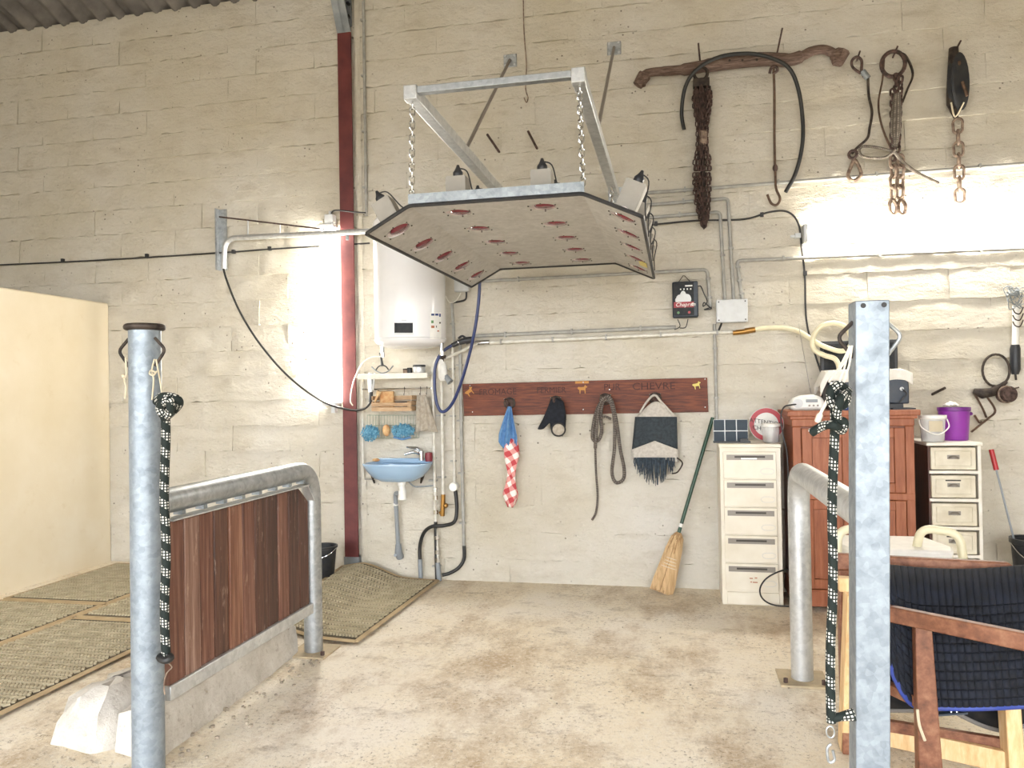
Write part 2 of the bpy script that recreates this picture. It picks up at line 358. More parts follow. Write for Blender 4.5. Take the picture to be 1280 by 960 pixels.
# ================================================================== THE SETTING
X0, X1 = -7.6, 4.2
ZR = 4.57                                             # wall top
mb = MB(); mb.bb((-9, -2.4, -.2), (6, D + .3, 0)); fl = S('floor', mb, 'floor', 'dusty sand coloured concrete floor with brown dirt stains', 'floor'); tag(fl, kind='structure')
# slightly raised wash bay on the left, ramping down to the floor at the kerb line
def slab(u, v):
    x = [-7.5, -4.6, -2.62, -2.36, -2.06][int(u * 4 + .5)]; return V((x, 2.2 + v * (D - 2.2), .055 if x < -2.3 else .004))
mb = MB(); mb.grid(slab, 4, 6, False); o = P('wash_bay_floor', mb, 'floor', fl); 

def block_mesh(seed, w, h):
    rnd = random.Random(seed); mb = MB(); nu, nv = 8, 2; d = .03
    wob = [rnd.uniform(-.006, .006) for _ in range(nu + 1)]; lip = [max(0, rnd.uniform(-.006, .013)) for _ in range(nu + 1)]
    def fn(i, j):
        x = -w / 2 + w * i / nu; z = -h / 2 + h * j / nv; y = 0.0
        if j == 0: z += wob[i] - .003; y -= lip[i] - .002
        elif j == nv: z += rnd.uniform(-.004, .004); y += rnd.uniform(.004, .016)
        else: z += rnd.uniform(-.05, .05); y += rnd.uniform(-.004, .004); x += 0 if i in (0, nu) else rnd.uniform(-.02, .02)
        if i in (0, nu) and seed % 3 == 0: y += .004
        return V((x, y, z))
    vs = [fn(i, j) for j in range(nv + 1) for i in range(nu + 1)]; wv = nu + 1
    fs = [(j * wv + i, j * wv + i + 1, (j + 1) * wv + i + 1, (j + 1) * wv + i) for j in range(nv) for i in range(nu)]
    o = len(vs); vs += [V((sx * w / 2, d, sz * h / 2)) for sx, sz in ((-1, -1), (1, -1), (1, 1), (-1, 1))]
    bot = list(range(nu + 1)); top = [nv * wv + i for i in range(nu + 1)]; lf = [j * wv for j in range(nv + 1)]; rt = [j * wv + nu for j in range(nv + 1)]
    fs += [tuple(reversed(bot)) + (o, o + 1), tuple(top) + (o + 2, o + 3), tuple(reversed(rt)) + (o + 1, o + 2), tuple(lf) + (o + 3, o)]
    mb.add(vs, fs); return mb
mb = MB(); mb.bb((X0, D + .018, -.2), (X1, D + .25, ZR + .02))
wall = S('wall_back', mb, 'wall', 'cream painted concrete block wall hung with tools, pipes and lamps', 'wall'); tag(wall, kind='structure')
variants = []
for k in range(10):
    m_ = block_mesh(k, .498 if k % 3 == 0 else .504, .201)
    variants.append((m_, m_.mesh('block', V((0, 0, 0)))))
    variants[-1][1].materials.append(M['wall'])
cells = []
row = 0; z = -.03
while z < ZR:
    h = min(.2, ZR - z); x = X0 + (.25 if row % 2 else 0) - .123
    while x < X1 - .3:
        cx = x + .25; px, py = proj((cx, D, z + .1))
        cells.append((px > -60 and px < 1340 and py > -25 and py < 790, (V((cx, D, z + .1)) - CP).length, cx, z + .1)); x += .5
    z += .2; row += 1
cells.sort(key=lambda q: (not q[0], q[1])); rest = MB()
for i, (vis, dist, cx, cz) in enumerate(cells):
    k = random.randrange(10); y = D + random.uniform(-.002, .003)
    if i < 300:
        b = bpy.data.objects.new('block', variants[k][1]); COL.objects.link(b); b.parent = wall
        b.location = V((cx, y, cz)) - wall.location; b.rotation_euler = (random.uniform(-.015, .015), 0, random.uniform(-.004, .004))
    else: rest.add([q + V((cx, y, cz)) for q in variants[k][0].v], variants[k][0].f)
o = P('block_remainder', rest, 'wall', wall); o['kind'] = 'stuff'

# rendered partition on the left, running towards the viewer
mb = MB(); mb.bb((-4.74, 1.2, 0), (-4.6, D + .005, 2.195))
tag(S('wall_left', mb, 'render_coat', 'smooth cream rendered partition wall beside the wash bay', 'wall', bev=.012), kind='structure')

# unseen side and front walls with a doorway, added to shape the daylight
YD = -1.9; zfr = ZR + (D - YD) * .36
mb = MB(); mb.bb((X1, YD, 0), (X1 + .2, D, ZR + 2.6)); tag(S('wall_added_right', mb, 'wall', 'unseen cream side wall on the right, added to shape the daylight', 'wall'), kind='structure')
mb = MB(); mb.bb((X0 - .2, YD, 0), (X0, D, ZR + 2.6)); tag(S('wall_added_left', mb, 'wall', 'unseen cream side wall beyond the partition, added to shape the daylight', 'wall'), kind='structure')
DX0, DX1, DZ = -5.6, 3.6, 3.15
mb = MB(); mb.bb((X0, YD - .2, 0), (DX0, YD, zfr)); mb.bb((DX1, YD - .2, 0), (X1, YD, zfr)); mb.bb((DX0, YD - .2, DZ), (DX1, YD, zfr)); tag(S('wall_added_front', mb, 'wall', 'unseen front wall with a wide doorway, added to shape the daylight', 'wall'), kind='structure')

mb = MB(); mb.bb((-40, -60, -.25), (40, YD - .2, -.012)); tag(S('floor_added_outside', mb, 'yard', 'unseen grey ground outside the doorway, added to balance the daylight', 'ground'), kind='structure')  # unseen ground, added so the upper back wall gets less light than the floor
# corrugated fibre cement roof, rising towards the viewer
RT = .36; PER = .177
def sheet(xa, xb, ya, yb, dz):
    n = int((xb - xa) / PER * 8 + .5)
    return MB().grid(lambda u, v: V((xa + (xb - xa) * u, ya + (yb - ya) * v, ZR + .03 + (D - ya - (yb - ya) * v) * RT + .036 * math.sin(2 * PI * (xa + (xb - xa) * u) / PER) + dz)), n, 1)
cl = sheet(X0, X1, YD - .3, D + .35, .10); ce = S('ceiling', cl, 'fibre_dark', 'corrugated fibre cement roof above the block wall', 'roof', thick=.006); tag(ce, kind='structure')
x = X0
while x < X1 - .1:
    xb = min(x + PER * 6, X1)
    for (ya, yb, dz, mt) in ((D - .32, D + .3, .0, 'fibre_dark'), (D - 2.2, D - .17, .016, 'fibre_cement'), (D - 4.2, D - 2.0, .03, 'fibre_cement'), (D - 6.2, D - 4.0, .044, 'fibre_cement')):
        P('roof_sheet', sheet(x, xb, ya, yb, dz), mt, ce, thick=.006)
    x = xb

# red steel column with grey rafter haunch
cb, ct = W(445, 712), W(432, 47)
xa = (cb.x + ct.x) / 2 - .004; yf = D - .045
col = T('steel_column', 'dark red painted steel column standing against the block wall', 'column', (xa, D, .05))
mb = MB(); mb.bb((xa - .055, yf, .02), (xa + .055, yf + .012, 4.19)); mb.bb((xa - .005, yf + .01, .02), (xa + .005, D + .01, 4.19)); P('flange', mb, 'red_steel', col)
mb = MB(); mb.bb((xa - .06, yf - .006, .02), (xa + .06, D, .16)); P('base_shoe', mb, 'grey_steel', col, label='grey scuffed foot of the column')
mb = MB()
mb.prism([(xa - .056, yf, 4.19), (xa - .056, yf - .36, 4.88), (xa + .034, yf - .36, 4.88), (xa + .056, yf, 4.19)], (0, .012, .012))
mb.prism([(xa - .004, yf, 4.19), (xa - .004, yf - .36, 4.88), (xa - .004, D, 4.88), (xa - .004, D, 4.19)], (.01, 0, 0)); P('haunch', mb, 'grey_steel', col, label='grey painted rafter haunch')
mb = MB(); mb.bb((xa + .01, yf + .01, 4.24), (xa + .058, yf + .022, 4.9)); pl_ = P('end_plate', mb, 'grey_steel', col)
mb = MB()
for zz in (4.31, 4.41, 4.55): mb.cyl((xa + .04, yf + .012, zz), (xa + .04, yf - .012, zz), .014, 6)
P('bolt', mb, 'black_plastic', col)
# pale ragged mortar strip beside the column
rnd = random.Random(3); xs = xa + .085
mb = MB().grid(lambda u, v: V((xs + (u - .5) * .05 + rnd.uniform(-.004, .004), D - .014 * math.sin(PI * max(.02, min(.98, u))) - rnd.uniform(0, .005), .06 + v * 4.4)), 3, 90)
P('mortar_fillet', mb, 'wall', wall)

# ================================================================== FENCES (stocks)
XL, XR = -1.958, .567
def stones_poly(): pass
# concrete kerb under the left fence
kb = T('concrete_kerb', 'long whitish concrete kerb under the left wooden panel fence', 'kerb', (-2.02, 3.2, 0))
rk = random.Random(5)
def kerb(u, v):
    y = 2.62 + v * 1.24; t = [0, .12, .3, .5, .7, .88, 1][int(u * 6 + .5)]
    prof = [(-1.975, -.01), (-1.985, .09), (-1.998, .172), (-2.02, .186), (-2.1, .187), (-2.15, .178), (-2.17, -.01)]
    x, z = prof[int(u * 6 + .5)]; x -= .055 * v
    if v > .9: z *= .86
    return V((x + rk.uniform(-.006, .006), y, z + rk.uniform(-.005, .005)))
mb = MB().grid(kerb, 6, 26); n0 = len(mb.v)
mb.add([mb.v[i] for i in range(7)], [tuple(range(7))]); mb.add([mb.v[n0 - 7 + i] for i in range(7)], [tuple(reversed(range(7)))])
P('kerb_body', mb, 'concrete', kb)
# broken concrete stub to the left of the near post
mb = MB()
def lump(u, v):
    th = 2 * PI * u; r = [1.0, 1.02, .9, .72, .45, 0.0][int(v * 5 + .5)]; z = [0, .07, .16, .215, .235, .225][int(v * 5 + .5)]
    e = 1 / max(abs(math.cos(th)) ** 3 + abs(math.sin(th)) ** 3, .01) ** (1 / 3)
    q = random.Random(int((u % 1) * 97) + int(v * 5) * 131)
    x, y = .165 * e * r * math.cos(th), .27 * e * r * math.sin(th)
    if x < 0: z *= 1 + x * 1.3
    return V((-2.315 + x + q.uniform(-.016, .016), 2.83 + y + q.uniform(-.016, .016), z + (q.uniform(-.014, .014) if z else 0)))
mb.grid(lump, 20, 5, False)
S('concrete_lump', mb, 'concrete', 'broken whitish lump of concrete at the foot of the round post', 'concrete')
mb = MB(); rg = random.Random(11)
for k in range(170):
    if k < 70: c = V((rg.uniform(-2.5, -2.12), rg.gauss(2.56, .04), .006))
    elif k < 130: c = V((rg.gauss(-1.9, .05), rg.uniform(2.4, 3.8), .004))
    else: c = V((rg.uniform(-1.9, .5), rg.uniform(2.3, 4.6), .003))
    r = rg.uniform(.004, .013) if k < 130 else rg.uniform(.003, .007)
    mb.ball(c, r, (1, rg.uniform(.6, 1.2), .7), 6)
S('gravel', mb, 'gravel', 'scattered grit and small stones along the kerb', 'gravel', kind='stuff')

def fence_tube(x, ynear, yfar, z=.997, r=.05):
    return bend([(x, ynear, z), (x, yfar, z), (x, yfar, 0.0)], .17, 10)
fn = T('panel_fence', 'low galvanised tube fence filled with dark brown wooden planks', 'fence', (XL, 3.2, 0))
mb = MB(); mb.tube(fence_tube(XL, 2.6, 3.888), .05, 20); P('tube_rail', mb, 'galv', fn)
mb = MB(); mb.bb((XL - .11, 3.888 - .11, 0), (XL + .11, 3.888 + .11, .01)); P('foot_plate', mb, 'dusty_plate', fn)
for sx in (-.085, .085):
    mb = MB(); mb.cyl((XL + sx, 3.82, .008), (XL + sx, 3.82, .03), .011, 6); P('anchor_bolt', mb, 'rust', fn)
YA, YB, ZA, ZB = 2.64, 3.84, .255, .925
mb = MB()
mb.bar((XL + .02, YA, ZB), (XL + .02, 3.77, ZB), .06, .006, V((0, 0, 1)))
mb.bar((XL + .02, 3.765, ZB), (XL + .02, YB - .003, ZB - .09), .045, .006, V((0, 0, 1)))
P('top_channel', mb, 'galv_bright', fn)
mb = MB(); mb.bb((XL - .03, YA, ZA - .028), (XL + .028, YB, ZA + .028)); P('bottom_rail', mb, 'galv_bright', fn, bev=.004)
for k in range(8):
    mb = MB(); mb.bb((XL - .01, 2.72 + k * .145, .935), (XL + .03, 2.745 + k * .145, .952)); P('weld_tab', mb, 'galv_dark', fn)
npl = 11; pw = (YB - YA - .02) / npl; rp = random.Random(2)
for k in range(npl):
    y0 = YA + .005 + k * pw; g = .0035; ztop = ZB - .012; dx = rp.uniform(-.004, .004)
    mb = MB()
    zb_, zt1, zt2 = ZA + .01, ztop, ztop
    if k == npl - 1: zt2 = ztop - .08
    poly = [(XL - .012, y0 + g, zb_), (XL - .012, y0 + pw - g, zb_), (XL - .012, y0 + pw - g, zt2), (XL - .012, y0 + g, zt1)]
    mb.prism([V(q) + V((dx, 0, 0)) for q in poly], (.024, 0, 0)); P('plank', mb, 'plank_%d' % [0, 1, 0, 2, 3, 0, 2, 4, 0, 4, 2][k], fn, bev=.005)

def post_ring(a, c, side, mat_='galv_dark'):
    """angular welded tie ring standing out from a post"""
    pts = bend([V(c) + V((0, 0, .05)), V(c) + V((side * .045, 0, .005)), V(c) + V((0, 0, -.055))], .02, 4)
    return MB().tube(pts, .006, 8)
pt = T('round_post', 'tall round galvanised tying post with rolled rim, at the near end of the plank fence', 'post', (XL, 2.545, 0))
mb = MB(); mb.cyl((XL, 2.545, 0), (XL, 2.552, 1.665), .0575, 28); P('tube', mb, 'post_steel', pt)
mb = MB(); mb.ring((XL, 2.552, 1.668), .062, .0125, (0, 0, 1), 32, 10); mb.cyl((XL, 2.552, 1.655), (XL, 2.552, 1.672), .06, 28); P('rim', mb, 'dark_iron', pt, label='dark rolled iron rim')
for sd in (-1, 1): P('tie_ring', post_ring(None, (XL + sd * .056, 2.535, 1.575), sd), 'dark_iron', pt)
def pxl(x, y, yy): return onplane(x, y, 1, yy)
mb = MB(); mb.tube(spl([pxl(157, 447, 2.5), pxl(158, 468, 2.5), pxl(155, 474, 2.5), pxl(158, 485, 2.5), pxl(156, 498, 2.5)], 5), .0035, 6); mb.ball(pxl(154, 470, 2.5), .008)
S('tie_string', mb, 'string', 'frayed tan string hanging left of the round post', 'string', 'baler twine loops on the posts')
mb = MB()
mb.tube(spl([pxl(193, 449, 2.5), pxl(190, 462, 2.49), pxl(192, 475, 2.49), pxl(190, 500, 2.49)], 5), .003, 6)
mb.tube(spl([pxl(195, 449, 2.5), pxl(199, 470, 2.5), pxl(203, 495, 2.5)], 5), .003, 6)
mb.tube(spl([pxl(195, 466, 2.48), pxl(189, 463, 2.48), pxl(187, 467, 2.47), pxl(192, 469, 2.47), pxl(196, 464, 2.48)], 5), .0035, 6)
S('tie_string', mb, 'string', 'tan string loop holding the knotted rope on the round post', 'string', 'baler twine loops on the posts')
def lead(name, label, top, bot, knot, depth, r, clip):
    t = T(name, label, 'rope', pxl(bot[0], bot[1], depth), 'lead ropes tied to the posts')
    mb = MB(); x0, y0 = top; x1, y1 = bot
    pts = [pxl(x0 + (x1 - x0) * k / 8 + math.sin(k * 1.7) * 1.2, y0 + (y1 - y0) * k / 8, depth) for k in range(9)]
    mb.tube(spl(pts, 6), r, 12); P('rope_length', mb, 'lead_rope', t)
    mb = MB(); mb.tube(spl([pxl(q[0], q[1], depth + q[2]) for q in knot], 8), r * .95, 12); P('knot', mb, 'lead_rope', t)
    return t
t = lead('lead_rope', 'black and white flecked lead rope hanging beside the round post', (206, 505), (207, 826), [(196, 502, .02), (202, 496, -.02), (218, 497, -.03), (224, 504, -.01), (216, 514, .02), (206, 520, -.03), (200, 508, -.04), (212, 500, -.05), (212, 516, -.04), (205, 522, -.02)], 2.50, .0165, None)
mb = MB(); mb.tube(spl([pxl(199, 822, 2.48), pxl(207, 826, 2.465), pxl(214, 822, 2.48), pxl(207, 818, 2.51)], 6, True), .012, 8, True); P('end_whipping', mb, 'black_rubber', t)
mb = MB(); mb.tube(spl([pxl(209, 828, 2.49), pxl(215, 834, 2.48), pxl(208, 842, 2.48), pxl(205, 855, 2.48), pxl(206, 868, 2.48)], 6), .0025, 6); P('wire_hook', mb, 'rust_light', t)

# right fence: bare tube and square post
fr = T('tube_fence', 'low bare galvanised tube fence bending to the floor near the brown cupboard', 'fence', (XR, 3.2, 0))
mb = MB(); mb.tube(fence_tube(XR, 2.515, 3.893, 1.0, .051), .051, 20); P('tube_rail', mb, 'galv_bright', fr)
mb = MB(); mb.bb((XR - .11, 3.893 - .11, 0), (XR + .11, 3.893 + .11, .01)); P('foot_plate', mb, 'dusty_plate', fr)
for sx in (-.085, .085):
    mb = MB(); mb.cyl((XR + sx, 3.82, .008), (XR + sx, 3.82, .03), .011, 6); P('anchor_bolt', mb, 'rust', fr)
YQ = 2.40
sq = T('square_post', 'tall square galvanised steel post at the right, two holes near its top', 'post', (XR, YQ, 0))
qa, qb = pxl(1069, 376, YQ), pxl(1112, 376, YQ); qc, qd = pxl(1070, 950, YQ), pxl(1113.5, 950, YQ)
dzx = (qc.x - qa.x) / (qc.z - qa.z)
wq = (qb.x - qa.x + qd.x - qc.x) / 2; xq = lambda z: qa.x + dzx * (z - qa.z)
mb = MB(); zt = qa.z
ring_ = lambda z, ins=0: [V((xq(z) + ins, YQ + ins, z)), V((xq(z) + wq - ins, YQ + ins, z)), V((xq(z) + wq - ins, YQ + wq - ins, z)), V((xq(z) + ins, YQ + wq - ins, z))]
mb.add(ring_(0) + ring_(zt) + ring_(zt, .006) + ring_(.5, .006), [(0, 1, 5, 4), (1, 2, 6, 5), (2, 3, 7, 6), (3, 0, 4, 7), (4, 5, 9, 8), (5, 6, 10, 9), (6, 7, 11, 10), (7, 4, 8, 11), (8, 9, 13, 12), (9, 10, 14, 13), (10, 11, 15, 14), (11, 8, 12, 15)], smooth=False)
P('tube', mb, 'post_steel', sq, bev=.005)
for px_ in (1079, 1105):
    c = pxl(px_, 382 if px_ < 1090 else 381, YQ); mb = MB(); mb.cyl(c + V((0, .004, 0)), c + V((0, -.0015, 0)), .0075, 12); P('bolt_hole', mb, 'black_rubber', sq, label='dark round bolt hole')
P('tie_ring', post_ring(None, (xq(1.54) + .002, YQ + .035, 1.54), -1), 'dark_iron', sq)
P('tie_ring', post_ring(None, (xq(1.54) + wq - .002, YQ + .035, 1.54), 1), 'galv', sq)
DP = YQ - .03
t = lead('lead_rope', 'black and white flecked lead rope with snap hook beside the square post', (1043, 480), (1038, 903), [(1060, 489, .04), (1048, 481, -.01), (1038, 490, -.02), (1042, 508, -.03), (1056, 505, -.02), (1058, 492, .0), (1050, 500, -.05), (1046, 522, -.03), (1055, 528, -.02), (1052, 538, -.02), (1042, 532, -.04), (1030, 532, -.02), (1014, 541, .0)], DP, .0135, None)
mb = MB(); mb.tube([pxl(1039, 898, DP), pxl(1050, 896, DP), pxl(1068, 893, DP)], [.013, .012, .018], 10); P('side_tail', mb, 'lead_rope', t)
mb = MB(); mb.ring(pxl(1038, 915, DP), .011, .0022, (0, 1, 0), 16, 6, 1, 1.5); mb.tube(spl([pxl(1039, 930, DP), pxl(1034, 936, DP), pxl(1036, 952, DP), pxl(1043, 950, DP), pxl(1041, 938, DP)], 5), .004, 8)
P('snap_hook', mb, 'galv', t)
mb = MB()
for (p0, p1) in (((1062, 432), (1044, 490)), ((1065, 432), (1054, 480)), ((1062, 434), (1036, 478)), ((1063, 436), (1049, 462))):
    mb.tube(spl([pxl(*p0, DP + .02), pxl((p0[0] + p1[0]) / 2 + 2, (p0[1] + p1[1]) / 2, DP + .01), pxl(*p1, DP)], 5), .003, 6)
mb.tube(spl([pxl(1040, 478, DP - .02), pxl(1034, 500, DP - .02), pxl(1026, 516, DP - .01), pxl(1022, 527, DP)], 5), [.004] * 6 + [.005] * 5 + [.009] * 5, 8)
S('tie_string', mb, 'twine', 'pale baler twine tying the rope to the square post', 'string', 'baler twine loops on the posts')

# ================================================================== RUBBER MATS
def mat_thing(label, c00, c10, c11, c01, zf, rows, teeth, hole=None, group='rubber mats'):
    """corners on the floor: near-left, near-right, far-right, far-left"""
    cc = (V(c00) + V(c11)) / 2; t = T('rubber_mat', label, 'mat', (cc.x, cc.y, 0), group)
    def at(u, v, dz=0):
        p = (V(c00) * (1 - u) + V(c10) * u) * (1 - v) + (V(c01) * (1 - u) + V(c11) * u) * v; return V((p.x, p.y, zf(p.x, p.y) + dz))
    nu, nv = 16, 16
    mb = MB().grid(lambda u, v: at(u, v, .012), nu, nv); P('sheet', mb, 'mat_rubber', t, thick=.008)
    mb = MB()
    for (u0, v0, u1, v1) in ((0, 0, 1, 0), (1, 0, 1, 1), (1, 1, 0, 1), (0, 1, 0, 0)):
        pts = [at(u0 + (u1 - u0) * k / 16, v0 + (v1 - v0) * k / 16, .012) for k in range(17)]
        mb.tube(pts, .02, 6, flat=.35)
    P('border', mb, 'mat_edge', t)
    mb = MB()
    for j in range(rows):
        for i in range(teeth):
            u = .03 + .94 * (i + .5) / teeth; v = .03 + .94 * (j + .5) / rows; s = 1 if j % 2 else -1
            a, b = at(u - .3 / teeth, v - s * .3 * .94 / rows, .019), at(u + .3 / teeth, v + s * .3 * .94 / rows, .019)
            mb.bar(a, b, .013, .012, V((0, 0, 1)))
    o = P('herringbone_teeth', mb, 'mat_teeth', t); o['kind'] = 'stuff'
    return t
zs = lambda x, y: .06
def Fz(x, y): return F(x, y, .055)
m1, m2, m3, m4 = Fz(-150, 966), Fz(165, 823), Fz(165, 753), Fz(-150, 853)
# columns of mats run along the kerb: each lies with its long side in depth
xa_, xb_, xc_ = -4.42, -3.62, -2.83
mat_thing('ribbed rubber mat nearest the kerb, beside the round post', (xb_ + .022, 2.3, 0), (xc_, 2.3, 0), (xc_, 4.01, 0), (xb_ + .022, 4.01, 0), zs, 40, 34)
mat_thing('ribbed rubber mat nearest the kerb, behind the round post', (xb_ + .022, 4.054, 0), (xc_, 4.054, 0), (xc_, 5.35, 0), (xb_ + .022, 5.35, 0), zs, 30, 34)
mat_thing('ribbed rubber mat along the rendered partition, nearer the viewer', (xa_, 3.1, 0), (xb_ - .022, 3.1, 0), (xb_ - .022, 4.3, 0), (xa_, 4.3, 0), zs, 28, 34)
mat_thing('ribbed rubber mat along the rendered partition, in the far corner', (xa_, 4.344, 0), (xb_ - .022, 4.344, 0), (xb_ - .022, 5.4, 0), (xa_, 5.4, 0), zs, 26, 34)
def zwave(x, y):
    b = .058 if x < -2.33 else max(.004, .058 * (-2.03 - x) / .3 if x < -2.03 else .004)
    return b + .05 * math.exp(-((x + 2.3) / .22) ** 2) * max(0, (y - 4.9) / .55) + .003
ca, cb_, cc_, cd = V((-2.42, 4.12, 0)), F(445, 806), F(547, 729), W(425, 712); cd = V((-2.5, 5.47, 0))
mat_thing('wavy ribbed rubber mat in front of the wash basin', ca, cb_, cc_, cd, zwave, 34, 30)

# ================================================================== INFRARED LAMP CANOPY
LX = [-1.357, -.985, -.582, -.217]; LY = [3.49 + .371 * k for k in range(5)]
PY0, PY1, PZ = 3.30, 5.16, 2.25
XC0, XC1, XW0, XW1, ZW = -1.165, -.375, -1.375, -.125, 2.135
sol = T('infrared_canopy', 'grey sheet metal horse solarium panel with red infrared bulbs, hung on chains', 'heat lamp', (-.77, 4.2, 2.13))
def plate_cells(xa, za, xb, zb, lamps):
    """sheet strip with one round hole per lamp; returns mesh and lamp frames"""
    mb = MB(); e = V((xb - xa, 0, zb - za)); ln = e.length; ex = e / ln; nrm = V((0, 1, 0)).cross(ex); nrm = nrm if nrm.z > 0 else -nrm
    out = []; bounds = [PY0] + [(LY[k] + LY[k + 1]) / 2 for k in range(4)] + [PY1]
    # split the strip across for one or two lamp rows
    cuts = [0.0] + [(lamps[i] + lamps[i + 1]) / 2 for i in range(len(lamps) - 1)] + [ln]
    for i, s in enumerate(lamps):
        for k in range(5):
            c = V((xa, 0, za)) + ex * s; c.y = LY[k]
            u0, u1, v0, v1 = cuts[i] - s, cuts[i + 1] - s, bounds[k] - LY[k], bounds[k + 1] - LY[k]
            n = 24; vs = []
            for q in range(n):
                th = 2 * PI * q / n; dx, dy = math.cos(th), math.sin(th); vs.append(c + ex * dx * .061 + V((0, dy * .061, 0)))
            for q in range(n):
                th = 2 * PI * q / n; dx, dy = math.cos(th), math.sin(th)
                tx = (u1 if dx > 0 else u0) / dx if abs(dx) > 1e-9 else 1e9; ty = (v1 if dy > 0 else v0) / dy if abs(dy) > 1e-9 else 1e9
                if tx < ty * 1.0: t_ = tx
                else: t_ = ty
                vs.append(c + ex * dx * t_ + V((0, dy * t_, 0)))
            corners = [c + ex * a_ + V((0, b_, 0)) for a_, b_ in ((u1, v1), (u0, v1), (u0, v0), (u1, v0))]
            fs = []
            for q in range(n):
                q2 = (q + 1) % n; fs.append((q, n + q, n + q2, q2))
            mb.add(vs, fs, smooth=False)
            # corner fillers where the ring of points cuts a corner
            for cn in corners:
                rel = cn - c; th = math.atan2(rel.y, rel.dot(ex)) % (2 * PI); q = int(th / (2 * PI) * n) % n
                a1, a2 = vs[n + q], vs[n + (q + 1) % n]
                if (cn - a1).length > 1e-4 and (cn - a2).length > 1e-4: mb.add([a1, cn, a2], [(0, 1, 2)], smooth=False)
            out.append((c, ex, nrm))
    return mb, out
lampframes = []
w1 = V((XC0 - XW0, 0, PZ - ZW)).length; w2 = V((XW1 - XC1, 0, ZW - PZ)).length
mb, lf = plate_cells(XW0, ZW, XC0, PZ, [w1 * .42]); lampframes += lf; P('side_wing', mb, 'panel_steel', sol)
mb, lf = plate_cells(XC0, PZ, XC1, PZ, [LX[1] - XC0, LX[2] - XC0]); lampframes += lf; P('centre_panel', mb, 'panel_steel', sol)
mb, lf = plate_cells(XC1, PZ, XW1, ZW, [w2 * .62]); lampframes += lf; P('side_wing', mb, 'panel_steel', sol)
loop = []
lo_ = [(XW0, PY0, ZW), (XC0, PY0, PZ), (XC1, PY0, PZ), (XW1, PY0, ZW), (XW1, PY1, ZW), (XC1, PY1, PZ), (XC0, PY1, PZ), (XW0, PY1, ZW)]
mb = MB(); pts = bend([V(lo_[0]).lerp(V(lo_[-1]), .5)] + [V(q) for q in lo_] + [V(lo_[0]).lerp(V(lo_[-1]), .5)], .018, 4)
mb.tube(pts[:-1], .009, 8, closed=True); P('rubber_edge', mb, 'edge_rubber', sol, label='black rubber edging')
for yy in (PY0 + .012, PY1 - .012):
    mb = MB(); mb.bb((XC0 - .005, yy - .004, PZ), (XC1 + .005, yy + .004, PZ + .055)); P('stiffener', mb, 'galv_dark', sol)
hb = sb_ = bb_ = None
for i, (c, ex, nr) in enumerate(lampframes):
    up = nr; y_ = V((0, 1, 0)); rot = Matrix((ex, y_, up)).transposed(); h = .13; w = .092
    mb = MB()                                         # folded sheet housing round the lamp holder
    for a_, b_, d_, e_ in ((-1, 0, .003, w), (1, 0, .003, w), (0, -1, w, .003)):
        mb.box(c + ex * (a_ * w / 2) + y_ * (b_ * w / 2) + up * (h / 2 + .03), (d_, e_, h), rot)
    mb.box(c + up * (h + .031), (w, w, .004), rot)
    ho = P('lamp_housing', mb, 'housing', sol); h += .03
    mb = MB(); mb.lathe([(.02, .0), (.024, .012), (.024, .026), (.017, .036), (.01, .05), (.006, .062)], c + up * (h + .003), up, 12); P('socket', mb, 'black_plastic', ho)
    mb = MB(); mb.tube(spl([c + up * (h + .05), c + up * (h + .03) + ex * .045, c + up * (h * .6) + ex * .07, c + up * .03 + ex * .1 + y_ * .03], 5), .0035, 6); P('cord', mb, 'cable_black', ho)
    mb = MB(); mb.lathe([(.064, .004), (.06, .02), (.03, .07), (.026, .1)], c, up, 20, cap=False); P('reflector', mb, 'bulb_white', ho, label='white lamp reflector')
    mb = MB(); mb.lathe([(.0, -.006), (.03, -.004), (.046, .001), (.05, .006), (.05, .01)], c + ex * .009 + y_ * .006, up, 20); P('bulb_face', mb, 'red_glass', ho, label='dark red bulb face')
    mb = MB()
    for k in range(6):
        q = PI / 6 + k * PI / 3; d_ = c + ex * math.cos(q) * .072 + y_ * math.sin(q) * .072; mb.cyl(d_ - up * .004, d_ + up * .004, .004, 6)
    o = P('screws', mb, 'dark_iron', ho); o['kind'] = 'stuff'
mb = MB(); c, ex, nr = lampframes[18]; mb.box(c - nr * .004 + ex * .05 + V((0, .08, 0)), (.05, .16, .002), Matrix((ex, V((0, 1, 0)), nr)).transposed()); P('warning_label', mb, 'yellow_label', sol, label='yellow warning sticker')

